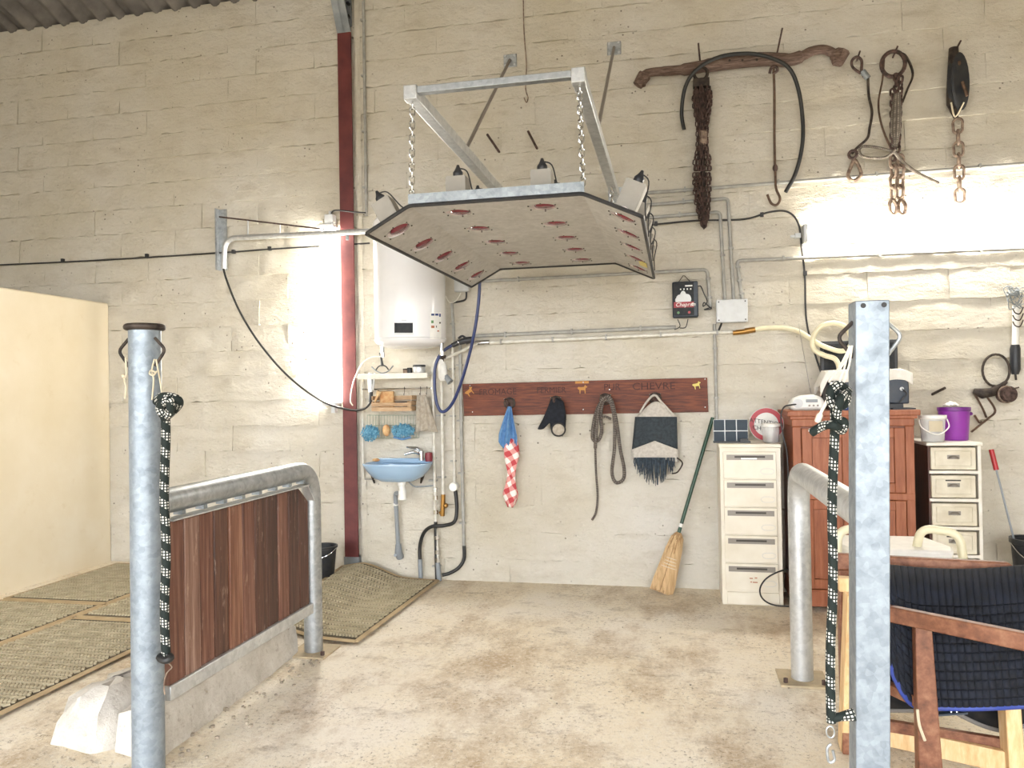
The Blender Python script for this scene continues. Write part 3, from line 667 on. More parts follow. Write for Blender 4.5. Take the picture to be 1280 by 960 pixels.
# carrying frame on the wall
ZF = 2.765; xA, xB = -1.15, -.386; YT = 3.30
fa = T('lamp_bracket', 'galvanised wall bracket of two long arms carrying the solarium chains', 'bracket', ((xA + xB) / 2, D, 2.7))
for x_ in (xA, xB):
    mb = MB(); mb.bb((x_ - .028, YT, ZF - .03), (x_ + .028, D - .005, ZF + .03)); mb.bb((x_ - .031, YT - .006, ZF - .033), (x_ + .031, YT + .05, ZF + .033)); P('arm', mb, 'galv_bright', fa, bev=.004)
    mb = MB(); mb.bb((x_ - .06, D - .01, ZF - .09), (x_ + .06, D, ZF + .09)); P('wall_flange', mb, 'galv', fa)
mb = MB(); mb.bb((xA, YT + .005, ZF - .004), (xB, YT + .045, ZF + .028)); P('cross_bar', mb, 'galv', fa, bev=.003)
for x_, (qx, qy), my in ((xA, (642, 76), (582, 186)), (xB, (767, 61), (752, 163))):
    c = W(qx, qy); c.x = x_ if abs(c.x - x_) < .06 else c.x
    pp = onplane(my[0], my[1], 0, x_); pp.z = ZF + .03; dd = ray(*my); yy = CP.y + dd.y * (pp.z - CP.z) / dd.z
    mb = MB(); mb.cyl(c + V((0, -.02, 0)), V((x_, yy, ZF + .02)), .011, 10); P('stay_rod', mb, 'handle_grey', fa)
    mb = MB(); mb.bb((c.x - .05, D - .012, c.z - .048), (c.x + .05, D - .002, c.z + .048)); pl_ = P('stay_plate', mb, 'galv', fa, bev=.006)
    for a_ in (-1, 1):
        for b_ in (-1, 1):
            mb = MB(); mb.cyl(c + V((a_ * .034, -.008, b_ * .034)), c + V((a_ * .034, -.02, b_ * .034)), .008, 6); P('bolt', mb, 'galv_bright', pl_)
# chains
link_cache = {}
def link_mesh(L, w, r, mat_):
    k = (L, w, r, mat_)
    if k not in link_cache:
        mb = MB(); pts = []
        for q in range(14):
            th = 2 * PI * q / 14; pts.append(V((math.cos(th) * w / 2, 0, math.sin(th) * w / 2 + (L - w) / 2 * (1 if math.sin(th) >= -1e-6 else -1))))
        mb.tube(pts, r, 6, closed=True); me = mb.mesh('link', V((0, 0, 0))); me.materials.append(M[mat_]); link_cache[k] = me
    return link_cache[k]
def chain(name, label, cat, a, b, L, w, r, mat_, group=None, parent=None, pitch=.74, part='link'):
    a, b = V(a), V(b); t = parent or T(name, label, cat, b, group); org = worg(t); n = max(2, int((a - b).length / (L * pitch) + .5)); d = (b - a)
    q0 = d.to_track_quat('-Z', 'Y')
    for k in range(n):
        o = bpy.data.objects.new(part, link_mesh(L, w, r, mat_)); COL.objects.link(o); o.parent = t
        o.location = a + d * ((k + .5) / n) - org; o.rotation_mode = 'QUATERNION'
        o.rotation_quaternion = q0 @ Matrix.Rotation(PI / 2 * (k % 2) + .35, 3, 'Z').to_quaternion()
    return t
for x_, yy, lb in ((xA, YT + .03, 'front left'), (xB, YT + .03, 'front right'), (xA, PY1 - .1, 'rear left'), (xB, PY1 - .1, 'rear right')):
    chain('suspension_chain', f'bright zinc chain at the {lb} corner of the solarium panel', 'chain', (x_, yy, ZF - .03), (x_ + (-.01 if x_ < -.8 else .01), yy, PZ + .045), .042, .022, .0038, 'chrome', 'chains holding up the solarium')

# ================================================================== CONDUITS, CABLES
def pipe(name, label, pts, r, mat_, off=.018, rad=.03, clips=0, cat='pipe', group=None, clipmat='cond', n=10):
    p_ = bend(WP(pts, off), rad, 5); t = T(name, label, cat, p_[0], group); mb = MB(); mb.tube(p_, r, n); P('run', mb, mat_, t)
    for k in range(clips):
        s_ = (k + .5) / clips * (len(pts) - 1); i = min(int(s_), len(pts) - 2); f_ = s_ - i
        a_, b_ = W(pts[i][0], pts[i][1], 0), W(pts[i + 1][0], pts[i + 1][1], 0); c = a_.lerp(b_, f_); d_ = (b_ - a_).normalized()
        mb = MB(); mb.bar(c - d_ * .006 + V((0, -off / 2 - r * .65 - .001, 0)), c + d_ * .006 + V((0, -off / 2 - r * .65 - .001, 0)), r * 2.8, off + r * 1.3, V((0, 1, 0)) if abs(d_.z) < .7 else V((1, 0, 0))); P('clip', mb, clipmat, t)
    return t
g = 'grey electrical conduits on the wall'
pipe('conduit', 'thin grey vertical conduit just right of the red column', [(454, -8), (458, 270)], .011, 'cond', group=g, clips=4)
pipe('conduit', 'long grey conduit crossing behind the hook and chains', [(800, 242), (1290, 204)], .012, 'cond', group=g, clips=4)
pipe('conduit', 'grey conduit bending down beside the chain bundle, right of the pair', [(800, 257), (910, 248), (917, 374)], .012, 'cond', group=g, clips=2)
pipe('conduit', 'grey conduit bending down beside the chain bundle, left of the pair', [(800, 273), (900, 265), (906, 374)], .012, 'cond', group=g, clips=2)
pipe('conduit', 'grey conduit below the solarium turning down at the energiser', [(575, 353), (884, 337), (888, 384)], .012, 'cond', group=g, clips=4)
pipe('conduit', 'grey conduit under the right tube lamp running off to the right', [(928, 376), (921, 326), (1290, 310)], .012, 'cond', group=g, clips=6)
pipe('conduit', 'grey conduit above the white water pipe', [(592, 420), (845, 409)], .014, 'cond', group=g, clips=3, off=.02)
pipe('conduit', 'grey vertical conduit dropping from the junction box to the solar panel', [(893, 405), (896, 528)], .011, 'cond', group=g, clips=2)
pipe('conduit', 'grey vertical conduit right of the water heater', [(565, 378), (568, 432)], .011, 'cond', group=g, clips=1)
wtp = pipe('water_pipe', 'white horizontal water pipe above the wooden hook board', [(596, 429), (932, 414)], .013, 'white_pipe', off=.03, clips=5, cat='pipe')
mb = MB(); mb.cyl(W(594, 429, .03), W(612, 428, .03), .019, 10); P('union', mb, 'chrome', wtp); mb = MB(); mb.cyl(W(916, 416, .03), W(936, 414, .03), .018, 10); P('union', mb, 'brass', wtp)
def cable(name, label, pts, r, mat_, off=.012, cat='cable', n=8, group=None, clips=()):
    p_ = spl(WP(pts, off), 8); t = T(name, label, cat, p_[0], group); mb = MB(); mb.tube(p_, r, n); P('run', mb, mat_, t)
    for q in clips:
        c = W(q[0], q[1], 0); mb = MB(); mb.box(c + V((0, -.012, 0)), (.022, .026, .03)); P('clip', mb, 'grey_plastic' if len(q) > 2 else mat_, t)
    return t
cable('cable', 'thin black cable running left along the block wall from the boom', [(-20, 332), (130, 325), (275, 316), (345, 311), (462, 304)], .0065, 'cable_black', clips=[(80, 326), (185, 320), (293, 315), (338, 311)])
cable('cable', 'black cable arching over the chain hook and dropping behind the right lamp', [(805, 282), (868, 276), (930, 274), (962, 265), (985, 265), (998, 280), (1002, 310), (1006, 345), (1008, 400), (1018, 440), (1030, 476)], .0065, 'cable_black', clips=[(820, 280), (952, 269), (1006, 342)])
cable('wire', 'loose brown wire dangling from the roof above the lamp bracket', [(654, -8), (655, 40), (658, 80), (657, 110), (660, 122), (658, 128), (655, 122)], .004, 'rust_light', off=.02, cat='wire')
cable('cable', 'short black cable looping to the left tube lamp', [(413, 272), (416, 264), (425, 263), (443, 265), (457, 266)], .006, 'cable_black', off=.07)
# rusty rods left in the wall
for (xa1, ya1, xb1, yb1), lb in (((609, 168, 626, 193), 'left'), ((660, 164, 673, 189), 'right')):
    mb = MB(); b0 = W(xb1, yb1, -.02); a0 = onplane(xa1, ya1, 1, D - .16); mb.cyl(b0, a0, .009, 8)
    S('iron_rod', mb, 'rust', f'{lb} one of two rusty iron rods sticking out above the solarium', 'rod', 'rusty rods in the wall')

# ================================================================== TUBE LAMPS
def tube_lamp(label, a, b, wd, dep, dirw):
    """luminaire along a->b standing off the wall"""
    t = T('tube_lamp', label, 'lamp', a, 'bright tube lamps on the wall'); d_ = (b - a).normalized(); side = d_.cross(V((0, -1, 0)))
    ya = V((0, -1, 0)); mb = MB()
    mb.bar(a + ya * .02, b + ya * .02, wd * .8, .04, ya); P('body', mb, 'white_plastic', t)
    mb = MB(); n = 8; A_ = d_; prof = []
    for k in range(n + 1):
        th = PI * k / n; prof.append(side * (-math.cos(th) * wd / 2) + ya * (.042 + math.sin(th) * dep))
    mb.add([a + q for q in prof] + [b + q for q in prof], [(k, k + 1, n + 2 + k, n + 1 + k) for k in range(n)] + [tuple(range(n + 1)), tuple(range(n + 1, 2 * n + 2)), (0, n, 2 * n + 1, n + 1)]); P('diffuser', mb, 'tube_glow', t)
    for e, s_ in ((a, -1), (b, 1)):
        mb = MB(); mb.bar(e + ya * .045 + d_ * s_ * .002, e + ya * .045 + d_ * s_ * .03, wd * .95, .09, ya); P('end_cap', mb, 'grey_plastic', t, bev=.006)
    return t, d_
tl, d_ = tube_lamp('glaring vertical tube lamp beside the red column', W(413, 287, 0) + V((0, 0, 0)), W(418, 502, 0), .13, .05, None)
mb = MB(); c = W(413, 280, .05); mb.bar(c, c + V((0, 0, .07)), .07, .07); mb.cyl(c + V((0, 0, .06)), c + V((0, 0, .1)), .014, 8); P('cable_entry', mb, 'grey_plastic', tl, bev=.006)
mb = MB(); c = W(418, 512, .03); mb.box(c, (.03, .05, .05)); P('mounting_clip', mb, 'grey_plastic', tl)
tr, d_ = tube_lamp('glaring horizontal tube lamp under the hanging tools', W(1008, 294, 0), W(1312, 279.5, 0), .13, .05, None)
mb = MB(); c = W(997, 295, .03); mb.box(c, (.035, .05, .03)); mb.box(c + V((-.03, .005, 0)), (.03, .025, .015)); P('mounting_clip', mb, 'grey_plastic', tr)

# ================================================================== SWING BOOM WITH HOSE
bm_ = T('wash_boom', 'galvanised swinging wash boom on a wall bracket left of the column', 'boom', W(280, 338, 0))
c0, c1 = W(280, 262), W(283, 338)
mb = MB(); mb.bb((c0.x - .045, D - .008, c1.z), (c0.x + .025, D, c0.z)); mb.bb((c0.x - .045, D - .06, c1.z), (c0.x - .038, D, c0.z)); P('wall_channel', mb, 'galv', bm_)
mb = MB(); mb.tube(bend([W(280, 336, .07), W(281, 298, .07), W(462, 289, .16)], .11, 8), .021, 14); P('boom_tube', mb, 'galv_bright', bm_)
mb = MB(); mb.cyl(W(274, 271, .06), W(409, 287, .14), .006, 8); P('tension_rod', mb, 'rust', bm_)
for (x_, y0_, y1_, of) in ((310, 275, 294, .08), (350, 280, 292, .1)):
    mb = MB(); mb.cyl(W(x_, y0_, of), W(x_, y1_, of), .006, 8); P('spacer_rod', mb, 'galv_bright', bm_)
mb = MB(); mb.cyl(W(434, 291, .14), W(434, 300, .14), .012, 8); P('hose_clip', mb, 'galv_dark', bm_)
ho = T('wash_hose', 'thin black hose sagging from the boom to the spray gun', 'hose', W(440, 512, .05))
mb = MB(); mb.tube(spl(WP([(279, 334, .07), (284, 352, .08), (300, 390, .1), (325, 430, .1), (360, 470, .1), (400, 500, .1), (435, 512, .1), (455, 511, .12), (464, 502, .13)]), 8), .0085, 8); P('hose_run', mb, 'hose_black', ho)
mb = MB(); mb.cyl(W(463, 503, .13), W(464, 488, .13), .014, 10); P('coupling', mb, 'black_plastic', ho)
mb = MB(); mb.tube(WP([(464, 490, .13), (463, 474, .13), (463, 466, .13)]), [.017, .02, .012], 10); mb.tube(WP([(466, 488, .13), (468, 474, .14), (468, 466, .14)]), .008, 8); P('spray_gun', mb, 'galv_bright', ho, label='silver spray gun')
cable('hose', 'thin white flexible hose from the heater curving over the column', [(478, 446, .12), (466, 446, .12), (455, 452, .12), (448, 462, .1), (441, 480, .09), (438, 500, .09), (441, 507, .09)], .005, 'wire_white', cat='hose')

# ================================================================== WATER HEATER
hx0, hx1 = W(468, 400, .0).x, W(556, 400, .0).x; hz0, hz1 = W(512, 431, .2).z, 2.62
hc = (hx0 + hx1) / 2; R = (hx1 - hx0) / 2
RY = D - .03 - R
RR = .255; RYc = D - .05 - RR; hcx = onplane(513, 400, 1, RYc).x
wh = T('water_heater', 'white cylindrical electric water heater on the wall under the solarium', 'water heater', (hcx, RYc, hz0))
mb = MB(); mb.lathe([(.02, hz0 - .035), (.15, hz0 - .03), (.225, hz0 - .014), (RR - .012, hz0 + .002), (RR - .002, hz0 + .016), (RR, hz0 + .03), (RR, hz1), (RR - .02, hz1 + .03), (.1, hz1 + .05)], (hcx, RYc, 0), (0, 0, 1), 48); P('tank', mb, 'white_enamel', wh)
mb = MB(); mb.lathe([(RR + .001, hz0 + .027), (RR + .003, hz0 + .03), (RR + .001, hz0 + .033)], (hcx, RYc, 0), (0, 0, 1), 48, cap=False); P('bottom_seam', mb, 'grey_plastic', wh)
mb = MB(); mb.bb((hcx - .17, RYc + .1, hz0 + .1), (hcx + .17, D, hz0 + .16)); P('wall_strap', mb, 'white_plastic', wh)
def on_tank(px, py, ex=0.0):
    d_ = ray(px, py); a_ = d_.x ** 2 + d_.y ** 2; b_ = -2 * (d_.x * hcx + d_.y * RYc); c_ = hcx ** 2 + RYc ** 2 - (RR + ex) ** 2
    s_ = max(b_ * b_ - 4 * a_ * c_, 0); t_ = (-b_ - math.sqrt(s_)) / (2 * a_); return CP + d_ * t_
def patch(x0, y0, x1, y1, ex, n=6): return MB().grid(lambda u, v: on_tank(x0 + (x1 - x0) * u, y0 + (y1 - y0) * v, ex), n, 2)
dsp = P('display', patch(493, 403.5, 516, 416, .004), 'screen_black', wh, label='black display window')
P('display_sill', patch(493, 416, 517, 418.5, .003), 'grey_plastic', wh)
P('logo', patch(501.5, 399.6, 508.5, 400.6, .002), 'grey_pvc', wh)
en = P('energy_label', patch(537.5, 390.5, 551.5, 424, .002), 'label_white', wh, label='white energy label with coloured bars')
for k, (x0, y0, x1, y1, mt) in enumerate(((539, 392, 543, 394.5, 'label_blue'), (544, 392, 548, 394.5, 'label_blue'), (549, 392, 551, 396, 'label_blue'), (539, 400.5, 542, 404, 'label_green'), (539, 407, 543, 410, 'label_orange'), (545, 407, 546, 409.5, 'slot_dark'), (549, 402.5, 551, 404.5, 'slot_dark'), (546.5, 413, 549, 414.5, 'label_orange'))): P('printed_bar', patch(x0, y0, x1, y1, .0035, 2), mt, en)
for px_ in (478, 552):
    mb = MB(); b_ = V((onplane(px_, 433, 1, RYc).x, RYc, hz0 - .03)); mb.cyl(b_ + V((0, 0, .03)), b_ + V((0, 0, -.03)), .014, 10); mb.cyl(b_ + V((0, 0, -.03)), b_ + V((0, 0, -.06)), .018, 8); P('pipe_stub', mb, 'chrome', wh)

# ---------------------------------------------------------------- pipes beside the basin
pv = pipe('water_pipe', 'white vertical pipe nearest the basin, with brass valves and black lagging', [(541, 480), (544, 640), (547, 700), (549, 724)], .011, 'white_pipe', off=.05, clips=2)
mb = MB(); mb.cyl(W(544.5, 652, .05), W(546, 725, .05), .013, 10); P('lagging', mb, 'hose_black', pv, label='black foam lagging')
for (x_, y_) in ((544, 612), (544.3, 622), (544.6, 640), (546, 672), (546.5, 690), (547, 700)):
    mb = MB(); mb.cyl(W(x_, y_ - 2.5, .05), W(x_, y_ + 2.5, .05), .018, 8); P('fitting', mb, 'chrome', pv)
mb = MB(); mb.cyl(W(547, 703, .05), W(549, 726, .05), .019, 10); P('foot_sleeve', mb, 'grey_pvc', pv)
pv = pipe('water_pipe', 'white vertical pipe with a brass stopcock beside the lagged pipe', [(552, 478), (553, 560), (554, 632)], .011, 'white_pipe', off=.05, clips=2)
mb = MB(); mb.cyl(W(554, 618, .05), W(553, 645, .05), .017, 10); mb.cyl(W(552, 640, .05), W(549, 642, .06), .012, 8); mb.ball(W(557, 632, .06), .02); P('stopcock', mb, 'brass', pv)
pv = pipe('water_pipe', 'white vertical pipe with a round white gauge at its foot', [(566, 432), (567, 520), (568, 604)], .010, 'white_pipe', off=.03, clips=3)
mb = MB(); c = W(568, 608, .03); mb.cyl(c + V((0, .02, 0)), c + V((0, -.04, 0)), .033, 20); P('gauge', mb, 'white_plastic', pv, bev=.005); mb = MB(); mb.cyl(c + V((0, -.04, 0)), c + V((0, -.042, 0)), .024, 20); P('gauge_face', mb, 'label_white', pv)
pv = pipe('water_pipe', 'long grey vertical pipe at the end of the wooden board', [(575, 422), (577, 560), (580, 684)], .0125, 'cond', off=.03, clips=4)
cable('hose', 'thick black hose curving from the round gauge to the floor', [(569, 612, .03), (571, 635, .035), (568, 652, .05), (555, 657, .09), (540, 658, .09), (530, 666, .06), (525, 682, .04), (525, 702, .04)], .0135, 'hose_black', cat='hose', n=10)
cable('hose', 'thick black hose curving from the grey pipe along the floor', [(580, 682, .03), (580, 698, .03), (574, 709, .04), (563, 716, .05), (553, 719, .06)], .0135, 'hose_black', cat='hose', n=10)
mb = MB(); mb.cyl(W(525, 699, .04), W(526, 724, .04), .017, 12); S('floor_sleeve', mb, 'grey_pvc', 'short grey sleeve where the black hose enters the floor', 'pipe')
# safety group and blue hose
sg = T('safety_valve', 'white plastic safety valve and filter under the water heater', 'valve', W(554, 478, .08))
mb = MB(); mb.tube(WP([(553, 452, .1), (553, 458, .1), (554, 472, .1), (554, 476, .1)]), [.018, .034, .036, .02], 14); P('body', mb, 'white_plastic', sg)
mb = MB(); mb.tube(WP([(557, 470, .11), (563, 478, .12)]), [.018, .026], 10); P('drain_cup', mb, 'grey_pvc', sg)
mb = MB(); mb.cyl(W(552, 436, .1), W(553, 452, .1), .012, 10); mb.cyl(W(547, 447, .1), W(557, 446, .1), .013, 10); P('connector', mb, 'dark_iron', sg)
mb = MB(); mb.cyl(W(551, 452, .12), W(551, 452, .145), .019, 14); P('dial', mb, 'label_white', sg)
cable('water_pipe', 'pale slanting pipe from the safety valve up to the white pipe', [(556, 448, .09), (575, 440, .07), (592, 431, .05), (598, 429, .03)], .011, 'white_pipe', cat='pipe')
cable('water_pipe', 'pale short pipe bending from the heater to the lagged pipe', [(552, 442, .1), (545, 450, .08), (541, 462, .06), (541, 482, .05)], .012, 'white_pipe', cat='pipe')
bh = T('blue_hose', 'dark blue hose looping down from the solarium beside the board', 'hose', W(555, 514, .2))
mb = MB(); mb.tube(spl(WP([(600, 345, .33), (598, 380, .32), (592, 420, .3), (582, 460, .26), (570, 495, .22), (560, 511, .2), (551, 514, .2), (545, 500, .2), (543, 475, .2), (545, 455, .19), (553, 440, .18), (566, 431, .17)]), 10), .0115, 12); P('hose_run', mb, 'hose_blue', bh)
mb = MB(); mb.tube(WP([(565, 432, .17), (574, 428, .16), (584, 425, .15)]), [.017, .02, .024], 12); mb.tube(WP([(582, 426, .15), (592, 424, .14)]), [.028, .022], 12); mb.tube(spl(WP([(584, 424, .15), (578, 420, .16), (573, 423, .16)]), 4), .008, 8); P('nozzle', mb, 'black_plastic', bh, label='black hose nozzle')
mb = MB(); mb.ring(W(573, 428, .16), .022, .004, W(582, 425, .15) - W(566, 432, .17), 16, 6); P('clamp', mb, 'chrome', bh)
jb = T('socket_box', 'small white electrical socket box right of the water heater', 'electrical box', W(578, 365))
c = W(579, 357); mb = MB(); mb.bb((c.x - .055, D - .06, c.z - .05), (c.x + .055, D, c.z + .05)); P('box', mb, 'grey_plastic', jb, bev=.006)
mb = MB(); mb.tube(spl(WP([(583, 365, .03), (582, 374, .03), (574, 377, .025), (566, 378, .02)]), 6), .007, 8); P('black_lead', mb, 'cable_black', jb)
mb = MB(); mb.tube(spl(WP([(576, 366, .03), (570, 376, .05), (562, 378, .08), (557, 370, .1)]), 6), .004, 8); P('white_lead', mb, 'wire_white', jb)

# ================================================================== WASH BASIN
bk = T('wash_basin', 'small pale blue wall-hung wash basin with mixer tap', 'basin', W(500, 600))
bl, br = W(458, 580, .14), W(541, 580, .14); bcx, bw, bz = (bl.x + br.x) / 2, (br.x - bl.x) / 2, (bl.z + br.z) / 2
def basin_sh(s, z, yo=0): return lambda th: V((bcx + bw * s * (abs(math.cos(th)) ** .75) * (1 if math.cos(th) > 0 else -1), D - .005 - .17 + .17 * (abs(math.sin(th)) ** .8) * (1 if math.sin(th) > 0 else -1) * (s if math.sin(th) < 0 else 1.0), z))
rings = [(.3, bz - .125), (.5, bz - .12), (.72, bz - .09), (.88, bz - .045), (.98, bz - .006), (1.0, bz + .004), (.99, bz + .012), (.93, bz + .012), (.86, bz - .01), (.7, bz - .07), (.45, bz - .095), (.1, bz - .1)]
n = 40; mb = MB(); vs_ = [basin_sh(s, z)(2 * PI * k / n) for (s, z) in rings for k in range(n)]
mb.add(vs_, [(i * n + k, i * n + (k + 1) % n, (i + 1) * n + (k + 1) % n, (i + 1) * n + k) for i in range(len(rings) - 1) for k in range(n)] + [tuple(range(n)), tuple((len(rings) - 1) * n + k for k in range(n))])
P('bowl', mb, 'sink_blue', bk)
mb = MB(); mb.bb((bcx - bw * .82, D - .05, bz - .005), (bcx + bw * .85, D, bz + .035)); P('back_ledge', mb, 'sink_blue', bk, bev=.01)
tp = MB(); q = W(527, 572, .1); tp.cyl(q + V((0, 0, -.02)), q + V((0, 0, .05)), .02, 14); tp.tube(spl([q + V((-.01, 0, .03)), q + V((-.05, -.04, .045)), q + V((-.11, -.07, .03))], 5), [.013] * 6 + [.01] * 5, 10); tp.tube([q + V((.005, 0, .05)), q + V((-.03, -.01, .07)), q + V((-.11, -.02, .08))], [.014, .012, .006], 8); P('mixer_tap', tp, 'chrome', bk)
for px_ in (463, 531):
    mb = MB(); mb.tube(WP([(px_, 584, .04), (px_ + (3 if px_ < 500 else -3), 596, .02), (px_ + (5 if px_ < 500 else -5), 604, .01)]), [.016, .014, .006], 8); P('wall_bracket', mb, 'dark_iron', bk)
tr_ = T('basin_trap', 'white bottle trap with grey waste pipe under the blue basin', 'waste pipe', W(498, 695))
mb = MB(); mb.tube(WP([(502, 598, .15), (502, 606, .15), (502, 607, .15), (503, 612, .15), (503, 613, .15), (503, 622, .15), (503, 624, .15), (503, 625, .15)]), [.03, .03, .022, .022, .028, .03, .034, .026], 16); P('trap', mb, 'white_plastic', tr_)
mb = MB(); mb.tube(bend(WP([(501, 617, .13), (494, 616, .08), (495, 632, .06), (498, 686, .04)]), .03), .0165, 12); P('waste_pipe', mb, 'grey_pvc', tr_)
mb = MB(); mb.cyl(W(494.5, 629, .06), W(494.8, 632, .06), .02, 12); P('collar', mb, 'white_plastic', tr_)
mb = MB(); mb.tube(WP([(498, 680, .04), (498, 690, .035), (500, 696, .0)]), [.022, .028, .03], 12); mb.cyl(W(494, 694, .04), W(494, 694, .06), .012, 8); P('wall_elbow', mb, 'grey_pvc', tr_)
cable('water_pipe', 'thin grey supply pipe running under the blue basin', [(456, 599, .02), (500, 599, .02), (515, 600, .04), (522, 592, .08)], .006, 'cond', cat='pipe')
cable('hose', 'braided flexible supply hose between basin and valves', [(511, 602, .06), (518, 608, .07), (530, 608, .06), (542, 607, .05)], .006, 'galv_dark', cat='hose')
mb = MB(); c = W(536, 571, .13); mb.lathe([(.0, 0), (.026, .002), (.03, .03), (.027, .065), (.012, .07)], c - V((0, 0, .035)), (0, 0, 1), 14); S('soap_pot', mb, 'dark_red', 'small dark red pot behind the tap on the blue basin', 'pot')
mb = MB(); c = W(470, 574, .12); mb.ball(c + V((0, 0, -.006)), .026, (1.2, .8, .5), 12); S('soap_bar', mb, 'sponge', 'worn soap bar on the left rim of the blue basin', 'soap')

# ---------------------------------------------------------------- white shelf rack over the basin
sh = T('wall_shelf', 'narrow white shelf rack with rail and uprights over the basin', 'shelf', W(500, 468))
a_, b_ = W(452, 468, .1), W(538, 466, .1); zsh = (a_.z + b_.z) / 2
mb = MB(); mb.bb((a_.x, D - .17, zsh - .018), (b_.x, D, zsh)); P('shelf_board', mb, 'white_paint', sh, bev=.006)
mb = MB(); mb.bb((a_.x, D - .172, zsh - .04), (b_.x, D - .164, zsh)); P('front_lip', mb, 'white_paint', sh, bev=.003)
for px_ in (453, 540):
    x_ = W(px_, 520, .02).x; mb = MB(); mb.tube(bend([V((x_, D - .12, zsh - .02)), V((x_, D - .02, zsh - .02)), V((x_, D - .02, W(455, 598, .02).z if px_ < 500 else zsh - .14))], .02), .008, 8); P('upright', mb, 'white_pipe', sh)
zr_ = W(495, 486, .08).z; mb = MB(); mb.cyl((a_.x, D - .09, zr_), (b_.x, D - .09, zr_), .006, 8); mb.cyl((a_.x, D - .09, zr_), (a_.x, D, zr_), .006, 8); mb.cyl((b_.x, D - .09, zr_), (b_.x, D, zr_), .006, 8); P('hanging_rail', mb, 'chrome', sh)
for px_ in (506, 526, 534):
    x_ = W(px_, 486, .09).x; mb = MB(); mb.tube(spl([V((x_, D - .09, zr_ + .008)), V((x_, D - .1, zr_ + .01)), V((x_, D - .1, zr_ - .03)), V((x_, D - .11, zr_ - .05)), V((x_, D - .12, zr_ - .035))], 4), .002, 6); P('s_hook', mb, 'dark_iron', sh)
def on_shelf(px, dy=.09): return V((W(px, 460, dy).x, D - dy, zsh))
# sweat scraper
sw = T('sweat_scraper', 'curved metal sweat scraper with black handle leaning on the shelf', 'scraper', on_shelf(480))
c = on_shelf(478); mb = MB(); mb.tube(spl([c + V((-.085, 0, .055)), c + V((-.05, 0, .025)), c + V((0, 0, .006)), c + V((.05, 0, .022)), c + V((.085, 0, .06))], 6), .012, 8, flat=.35); P('blade', mb, 'galv_dark', sw)
mb = MB(); mb.tube(spl([c + V((-.05, -.005, .03)), c + V((-.03, -.005, .055)), c + V((0, -.005, .065)), c + V((.03, -.005, .055)), c + V((.05, -.005, .03))], 5), .005, 8); P('bow', mb, 'black_plastic', sw)
mb = MB(); mb.tube([c + V((0, 0, .06)), c + V((-.008, .005, .1)), c + V((-.022, .02, .16))], [.013, .009, .011], 10); P('handle', mb, 'black_plastic', sw)
for px_, r_, h_, m1, m2, lb in ((507, .02, .034, 'rust_light', 'dark_iron', 'tiny rusty tin on the white shelf'), (512, .019, .04, 'black_plastic', 'black_rubber', 'small black pot on the white shelf'), (524, .046, .06, 'galv_bright', 'black_plastic', 'silver tin with black lid on the white shelf')):
    c = on_shelf(px_); t = T('tin', lb, 'tin', c, 'tins on the white shelf'); mb = MB(); mb.lathe([(r_ * .97, 0.001), (r_, .004), (r_, h_ * .72), (r_ * .98, h_ * .76)], c, (0, 0, 1), 20); P('can', mb, m1, t); mb = MB(); mb.lathe([(r_ * 1.03, h_ * .76), (r_ * 1.03, h_), (r_ * .9, h_ + .002)], c, (0, 0, 1), 20); P('lid', mb, m2, t)
# crate hanging below the rail
cr_ = T('wooden_crate', 'small slatted wooden crate hanging below the shelf rail', 'crate', W(490, 513))
q0, q1 = W(465, 508, .17), W(514, 508, .17); zc0 = W(490, 514, .17).z; zc1 = W(490, 489, .05).z; ztop = W(490, 503, .17).z
def slat(a, b, h, t_=.007): return MB().bar(a, b, t_, h, V((0, 0, 1))) if False else MB().box((V(a) + V(b)) / 2, (abs(b[0] - a[0]) + t_, abs(b[1] - a[1]) + t_, h))
for k in range(2): P('slat', slat((q0.x, D - .17, zc0 + .018 + k * .032), (q1.x, D - .17, zc0 + .018 + k * .032), .026), 'crate_wood', cr_)
for k in range(3): P('slat', slat((q0.x, D - .03, zc0 + .018 + k * .04), (q1.x, D - .03, zc0 + .018 + k * .04), .032), 'crate_wood', cr_)
for xx in (q0.x, q1.x):
    for k in range(3): P('slat', slat((xx, D - .165, zc0 + .018 + k * .04), (xx, D - .03, zc0 + .018 + k * .04), .03), 'crate_wood', cr_)
mb = MB(); mb.bb((q0.x, D - .17, zc0), (q1.x, D - .03, zc0 + .006)); P('base', mb, 'crate_wood', cr_)
mb = MB(); mb.bb((W(474, 500, .1).x, D - .09, zc0 + .007), (W(491, 500, .1).x, D - .06, zc1)); S('sponge_block', mb, 'sponge', 'yellowish sponge block standing in the small wooden crate', 'sponge', bev=.006)
mb = MB(); mb.bb((W(495, 500, .1).x, D - .13, zc0 + .007), (W(507, 500, .1).x, D - .06, zc0 + .07)); S('storage_box', mb, 'navy_plastic', 'small dark purple grey box in the wooden crate', 'box', bev=.006)
br_ = T('brush', 'small brush leaning in the left of the wooden crate', 'brush', W(469, 505, .12)); mb = MB(); mb.tube([W(467, 506, .12), W(473, 492, .12)], [.008, .01], 8); P('handle', mb, 'pale_wood', br_); mb = MB(); mb.tube([W(472, 494, .12), W(474, 489, .12)], [.016, .02], 8); P('bristles', mb, 'straw', br_)
